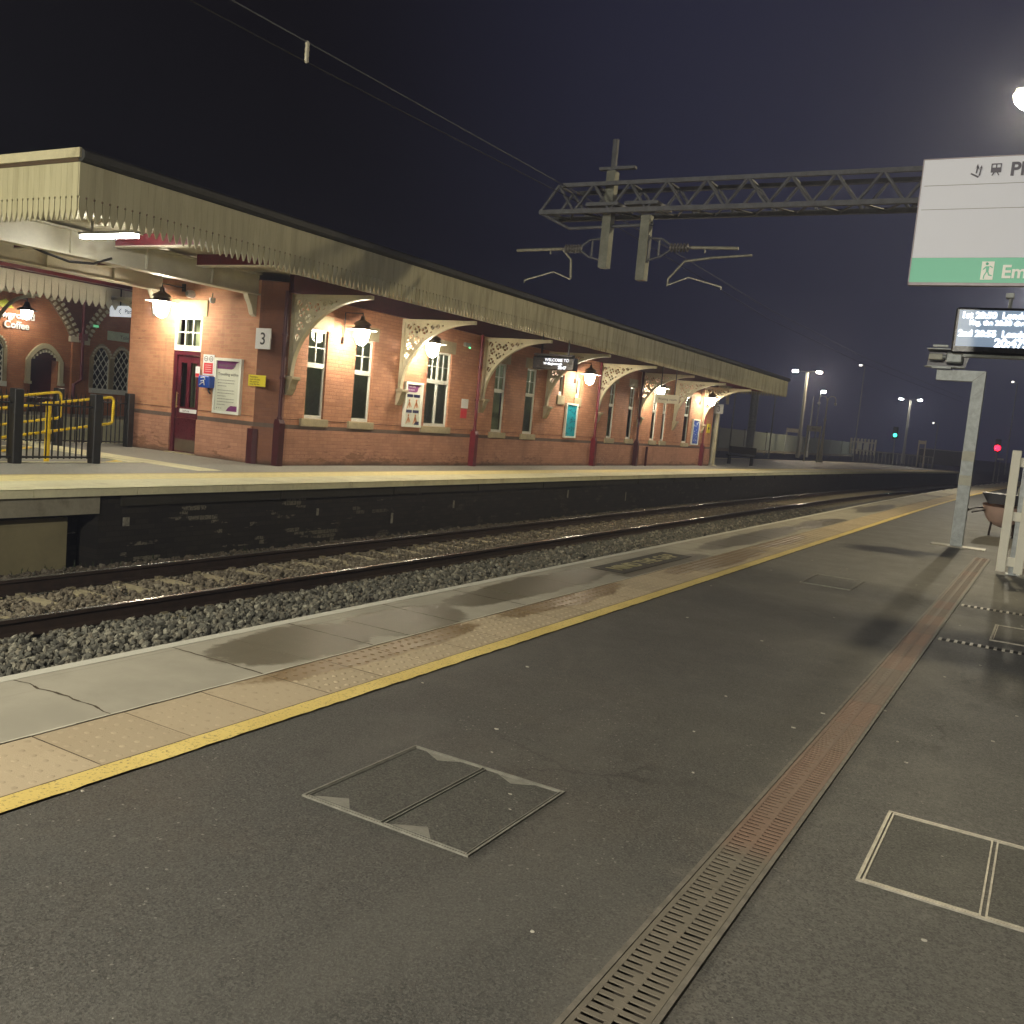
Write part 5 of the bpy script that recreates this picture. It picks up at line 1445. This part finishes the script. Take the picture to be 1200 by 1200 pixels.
# ---------------------------------------------------------------- overhead line
GYL = 16.2
M['gantry'] = plain('dull_gantry_steel', (.125,.13,.155), .65, .1, .25, 7)
G = thing('overhead_gantry', (-3,GYL,5.5), 'grey steel lattice gantry boom reaching over the tracks above the platform', 'gantry')
q = MB(); xL, xR = -9.05, 1.9; zb, zt = 5.28, 5.76
def bar(mb, a, b, r=.028): mb.tube([a,b], r, 6)
for dy in (-.3,.3):
    q.box(xL+.45,xR,GYL+dy-.035,GYL+dy+.035,zt-.035,zt+.035); q.box(xL,xR,GYL+dy-.04,GYL+dy+.04,zb-.04,zb+.04)
q.build('chord', M['gantry'], G)
q = MB(); x = xL
k = 0
while x < xR-.4:
    for dy in (-.3,.3):
        bar(q,(x,GYL+dy,zb),(x+.36,GYL+dy,zt)); bar(q,(x+.36,GYL+dy,zt),(x+.72,GYL+dy,zb))
    bar(q,(x,GYL-.3,zb),(x+.36,GYL+.3,zb),.02); bar(q,(x+.36,GYL+.3,zb),(x+.72,GYL-.3,zb),.02)
    bar(q,(x+.36,GYL-.3,zt),(x+.36,GYL+.3,zt),.022)
    x += .72
bar(q,(xL,GYL-.3,zb),(xL+.5,GYL,zb-.24),.03); bar(q,(xL,GYL+.3,zb),(xL+.5,GYL,zb-.24),.03); bar(q,(xL+.5,GYL,zb-.24),(xL+2.2,GYL,zb-.2),.03)
q.build('lattice', M['gantry'], G)
MB().box(1.75,2.05,GYL-.15,GYL+.15,0,6.3).build('mast', M['gantry'], G)
def registration(xt, sgn, ztop, zbot, zarm, reach, zw):
    MB().box(xt-.085,xt+.085,GYL-.09,GYL+.09,zbot,ztop).build('drop_tube', plain('drop_tube_steel',(.20,.205,.175),.6,var=.25,scale=5), G)
    MB().box(xt-.32,xt+.32,GYL-.36,GYL+.36,5.36,5.42).build('clamp_plate', M['gantry'], G)
    x = xt+sgn*.085
    f = MB(); f.tube([(x,GYL,zarm+.18),(x+sgn*.25,GYL,zarm+.16),(x+sgn*.42,GYL,zarm+.05)],.02,6).tube([(x,GYL,zarm-.22),(x+sgn*.25,GYL,zarm-.15),(x+sgn*.42,GYL,zarm-.04)],.02,6).box(min(x,x+sgn*.02),max(x,x+sgn*.02),GYL-.05,GYL+.05,zarm-.26,zarm+.22).box(x+sgn*.2-.012,x+sgn*.2+.012,GYL-.015,GYL+.015,zarm-.18,zarm+.17)
    f.build('insulator_bracket', M['gantry'], G)
    i = MB(); c = x+sgn*.44
    for k in range(6): i.lathe([(.03,-.025),(.085,0.0),(.03,.025)], (c+sgn*k*.06,GYL,zarm), 12, 'x')
    i.tube([(c-sgn*.03,GYL,zarm),(c+sgn*.38,GYL,zarm)],.03,8).build('insulator', plain('brown_grey_insulator',(.14,.13,.13),.35), G)
    a = MB(); e = c+sgn*.38
    a.tube([(e,GYL,zarm),(e+sgn*reach,GYL,zarm-.02)],.028,8); a.tube([(e+sgn*.25,GYL,zarm-.01),(e+sgn*.25,GYL,zarm-.1)],.012,6)
    if sgn < 0: a.tube([(e+.0,GYL,zarm+.0),(e-.05+.25,GYL,zarm-.2),(e+.23,GYL,zarm-.55)],.02,8); jx = e+.23
    else: a.tube([(e+.4,GYL,zarm-.18),(e-.1,GYL,zarm-.24),(e-.38,GYL,zarm-.55),(e-.38,GYL,zarm-.68)],.022,8); a.tube([(e+.4,GYL,zarm-.18),(e+1.1,GYL,zarm-.14)],.02,8); jx = e-.38
    a.build('registration_arm', plain('bright_arm_steel',(.30,.29,.24),.4,var=.3,scale=20), G)
    s = MB(); z0 = zarm-.57 if sgn < 0 else zarm-.66
    dirx = -1 if sgn < 0 else 1
    s.tube([(jx,GYL,z0),(jx+dirx*.38,GYL,z0+.14),(jx+dirx*1.0,GYL,z0-.02),(jx+dirx*1.0,GYL,z0-.07)],.013,6)
    s.build('steady_arm', plain('bright_steady_arm',(.5,.49,.42),.35,var=.4,scale=30), G)
registration(-7.75,-1,6.05,4.30,4.66,1.0,4.1)
registration(-6.98,1,5.24,4.08,4.66,.85,4.1)
MB().tube([(-7.75,GYL,6.05),(-7.75,GYL,6.62)],.06,8).box(-8.02,-7.3,GYL-.05,GYL+.05,6.08,6.13).build('top_fitting', M['gantry'], G)
W = thing('catenary_wire', (-8.5,20,5.7), 'pair of overhead wires running above the track with a small hanger', 'wire')
MB().tube([(-8.5,-8,5.62),(-8.5,8.86,5.69),(-8.5,GYL,5.72),(-8.5,30,5.5),(-8.2,45,5.5),(-6.4,75,5.6)],.008,6).build('upper_wire', M['gantry'], W)
MB().tube([(-8.5,-8,5.40),(-8.5,8.88,5.46),(-8.5,GYL,5.56),(-8.5,30,5.2),(-8.2,45,5.2),(-6.4,75,5.3)],.0065,6).build('lower_wire', M['slate'], W)
MB().lathe([(.01,-.13),(.03,-.11),(.022,-.06),(.03,-.03),(.022,0.0),(.03,.03),(.022,.07),(.03,.10),(.012,.13)],(-8.5,8.87,5.575),10).build('hanger', plain('pale_insulator',(.55,.52,.42),.3), W)

# ---------------------------------------------------------------- lamp columns of this platform
def lamp_column(x, y, h, label, arm=-1, n=1, mat='flood', size=.32, head_in=1.2, w=None):
    o = thing('lamp_column', (x,y,0), label, 'street lamp', 'tall platform lamp columns')
    MB().tube([(x,y,0),(x,y,h-.1)], .09, 12, r1=.05).lathe([(.12,0),(.12,.9),(.09,1.0)],(x,y,0),12).build('column', M['galv_dark'], o)
    a = MB(); heads = [arm] if n == 1 else [-1,1]
    for s in heads:
        a.tube([(x,y,h-.15),(x+s*.2,y,h),(x+s*head_in,y,h+.02)], .03, 8)
    a.build('arm', M['galv_dark'], o)
    for s in heads:
        hx = x+s*head_in
        hd = MB().bbox(hx-.28,hx+.28,y-.14,y+.14,h-.03,h+.07,.03).build('head', M['galv_dark'], o)
        k = 1.6 if 'dazzling' in label else 1.0
        MB().lathe([(.19*k,-.03),(.17*k,-.03-.08*k),(.11*k,-.03-.14*k),(.0,-.03-.16*k)],(hx,y,h),16).build('lens', M['floodwarm' if k > 1 else mat], hd)
    return o
lamp_column(-.45,20.0,8.15,'lamp column right of the big sign with a dazzling warm head at the picture edge', head_in=.82)
lamp_column(-.85,42.0,8.15,'lamp column farther along the near platform hidden behind the big white sign', head_in=.82)
lamp_column(-.6,-6.0,5.4,'lamp column standing behind the viewer on the near platform', mat='floodnear')
lamp_column(-14.6,-2.0,6.0,'lamp column on the island platform left of the picture', arm=1, mat='flood2')

# ---------------------------------------------------------------- far end
def far_column(x,y,h,label,mats,span):
    o = thing('lamp_column', (x,y,0), label, 'street lamp', 'distant double-headed lamp columns')
    MB().tube([(x,y,0),(x,y,h)], .17, 10, r1=.12).build('column', plain('pale_column_paint',(.33,.34,.32),.5), o)
    MB().tube([(x-span,y,h+.1),(x+span,y,h+.14)],.03,6).build('arm', M['galv_dark'], o)
    for s, m in zip((-1,1), mats):
        hd = MB().bbox(x+s*span-.28,x+s*span+.28,y-.15,y+.15,h+.1,h+.2,.03).build('head', M['fixture'], o)
        MB().box(x+s*span-.2,x+s*span+.2,y-.165,y-.151,h+.03,h+.16).box(x+s*span-.2,x+s*span+.2,y-.12,y+.12,h+.07,h+.099).build('lens', M[m], hd)
far_column(-19.95,85,7.5,'tall double-headed lamp column beyond the canopy, one head glaring warm',('farlamp','farwarm'),1.05)
far_column(-15.87,120,7.45,'distant double-headed lamp column above the green signal',('farlamp','farlamp'),1.05)
o = thing('swan_neck_lamp', (-15.83,75,0), 'ornate cream lamp post with two curled swan-neck arms', 'street lamp')
q = MB(); x, y = -15.84, 75
q.lathe([(.22,0),(.22,.12),(.16,.2),(.14,.9),(.10,1.0),(.10,2.0),(.14,2.08),(.09,2.2),(.07,3.2),(.12,3.3),(.06,3.45),(.05,4.9),(.0,5.0)],(x,y,0),14); q.build('column', M['cream_clean'], o)
q = MB()
for s in (-1,1):
    pts = [(x,y,4.6)]
    for k in range(9): a = PI*k/8; pts.append((x+s*(.34-.28*math.cos(a)+.0), y, 4.85+.25*math.sin(a)))
    pts.append((x+s*.62,y,4.65)); q.tube(pts,.03,7)
q.build('arm', M['cream_clean'], o)
for s in (-1,1): MB().lathe([(0,-.14),(.09,-.1),(.12,0),(.08,.08),(0,.1)],(x+s*.62,y,4.55),12).build('lantern', plain('pale_lantern',(.7,.7,.62),.3), o)
o = thing('far_street_lamp', (-24.1,110,0), 'single distant street lamp with a white light behind the swan-neck post', 'street lamp')
MB().tube([(-24.1,110,0),(-24.1,110,7.3)],.12,8,r1=.07).build('column', M['galv_dark'], o); MB().bbox(-24.1,-23.5,109.9,110.1,7.28,7.4,.03).build('head', M['fixture'], o); MB().box(-23.95,-23.55,109.86,109.899,7.18,7.36).build('lens', M['farlamp'], o)
o = thing('lamp_pole', (-21.4,95,0), 'plain grey lamp pole left of the swan-neck post', 'pole')
MB().tube([(-21.4,95,0),(-21.4,95,6.0)],.11,8,r1=.06).build('column', M['galv_dark'], o); MB().lathe([(.16,0),(.16,.6),(.11,.7)],(-21.4,95,0),8).build('base', M['galv_dark'], o)
for (x,y,z,t,lab) in ((-18.2,100,9.5,.1,'far street light high above the tracks left of the green signal'),(-4.9,110,9.4,.08,'small far lamp above the red signal'),(-11.8,110,4.6,.05,'tiny far lamp low over the line')):
    o = thing('far_street_lamp', (x,y,0), lab, 'street lamp')
    MB().tube([(x+.3,y,0 if y > 70 else 0),(x+.3,y,z)],.06,6).tube([(x+.3,y,z),(x,y,z+.15)],.04,6).build('column', M['slate'] if z > 12 else M['galv_dark'], o)
    MB().bbox(x-.25,x+.05,y-.1,y+.1,z+.12,z+.22,.02).build('head', M['fixture'], o)
    MB().box(x-.25,x-.25+t*3,y-.13,y-.101,z+.04,z+.2).build('lens', M['smalllamp'], o)
# name boards
def name_board(x0,x1,y,z0,z1,label,txt=None,m='cream_clean'):
    o = thing('name_board', ((x0+x1)/2,y,0), label, 'sign', 'station name boards on two posts')
    MB().box(x0,x1,y-.03,y+.03,z0,z1).build('panel', M[m], o)
    MB().box(x0,x0+.1,y+.031,y+.12,0,z1+.05).box(x1-.1,x1,y+.031,y+.12,0,z1+.05).build('post', M['cream_clean'], o)
    if txt: text(txt, (z1-z0)*.5, MY((x0+x1)/2,y-.034,z0+(z1-z0)*.35), M['ink'], 'lettering', o, .001, 0, 'CENTER')
name_board(-16.45,-15.42,72,2.30,2.68,'white station name board on two posts beside the swan-neck lamp','Wellingborough' if False else 'Exit')
name_board(-24.9,-23.6,100,2.35,2.75,'small dim name board on two posts behind the pale hoarding')
name_board(-12.0,-11.3,100,2.3,2.62,'dim narrow name board near the green signal')
# hoarding and parapet
o = thing('hoarding', (-22,95,1), 'long pale grey-green panelled hoarding beyond the end of the building', 'fence')
for i in range(9):
    y0 = 62+i*6.6
    MB().box(-22.05,-22.0,y0,y0+6.5,.45,1.95).build('panel', plain('grey_green_panel' ,(.27,.32,.28),.6,var=.08) if i == 0 else bpy.data.materials['grey_green_panel'], o)
    MB().box(-22.1,-21.95,y0+6.5,y0+6.6,0,2.05).build('post', M['galv_dark'], o)
MB().box(-22.15,-21.85,62,121.5,.22,.42).build('bottom_beam', M['concrete'], o)
o = thing('hoarding', (-12,115,1), 'low dim wall with panels far down the line near the red signal', 'fence')
MB().box(-13.6,-8.9,115,115.1,.3,1.9).build('panel', plain('dull_panel',(.09,.09,.09),.8), o); MB().box(-13.6,-8.9,114.95,115.15,1.9,2.0).build('cap', M['galv_dark'], o)
o = thing('picket_fence', (-20,119,1), 'short pale slatted fence with two small notices at the end of the hoarding', 'fence')
x = -21.9
while x < -19.0:
    MB().box(x,x+.22,119,119.05,.6,2.5).build('pale', M['cream_clean'], o); x += .4
MB().box(-21.9,-19.0,119.06,119.1,1.0,1.15).box(-21.9,-19.0,119.06,119.1,2.0,2.15).build('rail', M['cream_clean'], o)
for xx in (-20.9,-20.2): MB().box(xx,xx+.4,118.93,118.97,1.2,2.0).build('notice', M['paper'], o)
# canopy columns past the building, far post
for (x,y,z,r,lab) in ((-21.53,70,4.5,.05,'thin grey pole seen under the canopy end, left of two'),(-18.52,70,4.5,.05,'thin grey pole seen under the canopy end, right of two'),(-20.6,72,4.5,.30,'thick grey column standing between two thin poles beyond the canopy')):
    o = thing('steel_pole', (x,y,0), lab, 'pole')
    MB().tube([(x,y,0),(x,y,z+.6)],r,10).build('shaft', M['galv_dark'], o); MB().lathe([(r*1.6,0),(r*1.6,.05),(r,.08)],(x,y,0),10).build('foot', M['galv_dark'], o)
# bench by the building end and cast column
o = thing('canopy_column', (-13.5,42.6,0), 'pale cast column supporting the far end of the canopy', 'column')
MB().lathe([(.16,0),(.16,.1),(.10,.18),(.08,.5),(.08,1.5),(.14,1.58),(.08,1.66),(.075,3.4),(.12,3.5),(.12,3.6)],(-14.05,43.0,0),16).build('shaft', M['cream_clean'], o)
MB().box(-14.2,-13.9,42.85,43.15,0,.05).build('base', M['cream_clean'], o)
o = thing('platform_bench', (-13.4,47,0), 'dark metal bench on the island platform past the canopy', 'bench')
MB().box(-14.6,-13.2,47,47.45,.42,.46).build('seat', M['black'], o); MB().box(-14.6,-13.2,47.45,47.49,.55,.9).build('backrest', M['black'], o)
for xx in (-14.5,-13.35): MB().box(xx,xx+.05,47.02,47.45,0,.42).build('leg', M['black'], o)
# signals
def signal(x,y,z,m,label,h=None):
    o = thing('railway_signal', (x,y,0), label, 'signal')
    MB().tube([(x+.0,y+.25,-1),(x,y+.25,z+.6)],.07,8).build('post', M['galv_dark'], o)
    MB().bbox(x-.28,x+.28,y,y+.2,z-.4,z+.9,.04).build('head', M['black'], o)
    rl = .30 if m == 'red_sig' else .19
    MB().lathe([(.0,-.02),(rl,-.02),(rl,.0)],(x,y-.02,z),16,'y').build('lens', M[m], o)
    MB().lathe([(rl+.03,-.2),(rl+.03,0)],(x,y-.005,z),14,'y').build('hood', M['black'], o)
signal(-15.65,110,3.1,'green_sig','colour-light signal showing green')
signal(-5.57,110,2.66,'red_sig','colour-light signal glowing bright red beyond the fence')
o = thing('cabinet', (-5.0,108,0), 'small pale lineside plate under the red signal', 'sign')
MB().box(-5.35,-4.75,108,108.06,1.45,1.62).build('panel', M['paper'], o); MB().box(-5.1,-5.02,108.07,108.12,-1,1.45).build('post', M['galv_dark'], o)
# black railings far along the island end
o = thing('metal_railing', (-14,100,0), 'faint dark railing closing off the far end of the island platform', 'railing')
b = MB(); x = -17.0
while x < -10.2: b.box(x,x+.05,98,98.05,0,1.2); x += .35
b.build('bars', M['galv_dark'], o); MB().box(-17.0,-10.2,98,98.06,1.1,1.16).build('rail', M['galv_dark'], o)

# ---------------------------------------------------------------- world: light-polluted night sky
w = bpy.data.worlds.new('World'); scene.world = w; w.use_nodes = True
nt = w.node_tree; bg = nt.nodes['Background']
sky = nt.nodes.new('ShaderNodeTexSky'); sky.sky_type = 'NISHITA'; sky.sun_disc = False; sky.sun_elevation = R(-8); sky.sun_rotation = R(160)
tc = nt.nodes.new('ShaderNodeTexCoord'); nm = nt.nodes.new('ShaderNodeVectorMath'); nm.operation = 'DOT_PRODUCT'
nt.links.new(tc.outputs['Generated'], nm.inputs[0]); nm.inputs[1].default_value = Vector((.12,.93,.36)).normalized()
mr = nt.nodes.new('ShaderNodeMapRange'); mr.inputs[1].default_value = .62; mr.inputs[2].default_value = 1.0; mr.interpolation_type = 'SMOOTHERSTEP'
nt.links.new(nm.outputs['Value'], mr.inputs[0])
mx = nt.nodes.new('ShaderNodeMix'); mx.data_type = 'RGBA'; nt.links.new(mr.outputs[0], mx.inputs[0])
mx.inputs[6].default_value = (.036,.027,.036,1); mx.inputs[7].default_value = (.24,.25,.52,1)
ad = nt.nodes.new('ShaderNodeMix'); ad.data_type = 'RGBA'; ad.blend_type = 'ADD'; ad.inputs[0].default_value = 1
nt.links.new(mx.outputs[2], ad.inputs[6]); nt.links.new(sky.outputs[0], ad.inputs[7])
nt.links.new(ad.outputs[2], bg.inputs['Color']); bg.inputs['Strength'].default_value = .08

# ---------------------------------------------------------------- haze volume added for the glow round the lamps
hz = MB().box(-140,60,-40,260,-2.4,40).build('haze', None)
hm = bpy.data.materials.new('glow_haze'); hm.use_nodes = True; ht = hm.node_tree
for n_ in list(ht.nodes):
    if n_.type == 'BSDF_PRINCIPLED': ht.nodes.remove(n_)
pv = ht.nodes.new('ShaderNodeVolumePrincipled'); pv.inputs['Color'].default_value = (.62,.68,1,1); pv.inputs['Density'].default_value = .0026; pv.inputs['Anisotropy'].default_value = .6
ht.links.new(pv.outputs[0], [n_ for n_ in ht.nodes if n_.type == 'OUTPUT_MATERIAL'][0].inputs['Volume'])
hz.data.materials.append(hm); tag(hz, 'thin haze added around the station for the glow of its lamps', 'haze', None, 'stuff')

# ---------------------------------------------------------------- camera
def cam():
    yaw, pitch, roll = .5181227, .1016463, .0910732
    cy, sy, cp, sp_ = math.cos(yaw), math.sin(yaw), math.cos(pitch), math.sin(pitch)
    f = Vector((-sy*cp, cy*cp, -sp_)); r = Vector((cy, sy, 0)); u = r.cross(f)
    cr_, sr = math.cos(roll), math.sin(roll)
    r2 = r*cr_+u*sr; u2 = -r*sr+u*cr_
    cd = bpy.data.cameras.new('camera'); cd.sensor_width = 36; cd.lens = 36*1101.6/1200; cd.clip_end = 3000; cd.clip_start = .05
    o = bpy.data.objects.new('camera', cd); COL.objects.link(o)
    mt = Matrix((r2, u2, -f)).transposed().to_4x4(); mt.translation = (0,0,1.42)
    o.matrix_world = mt; scene.camera = o
cam()
scene.view_settings.view_transform = 'Standard'; scene.view_settings.look = 'None'; scene.view_settings.exposure = 0; scene.view_settings.gamma = 1
scene.cycles.use_denoising = True
scene.cycles.sample_clamp_indirect = 6
scene.cycles.max_bounces = 6
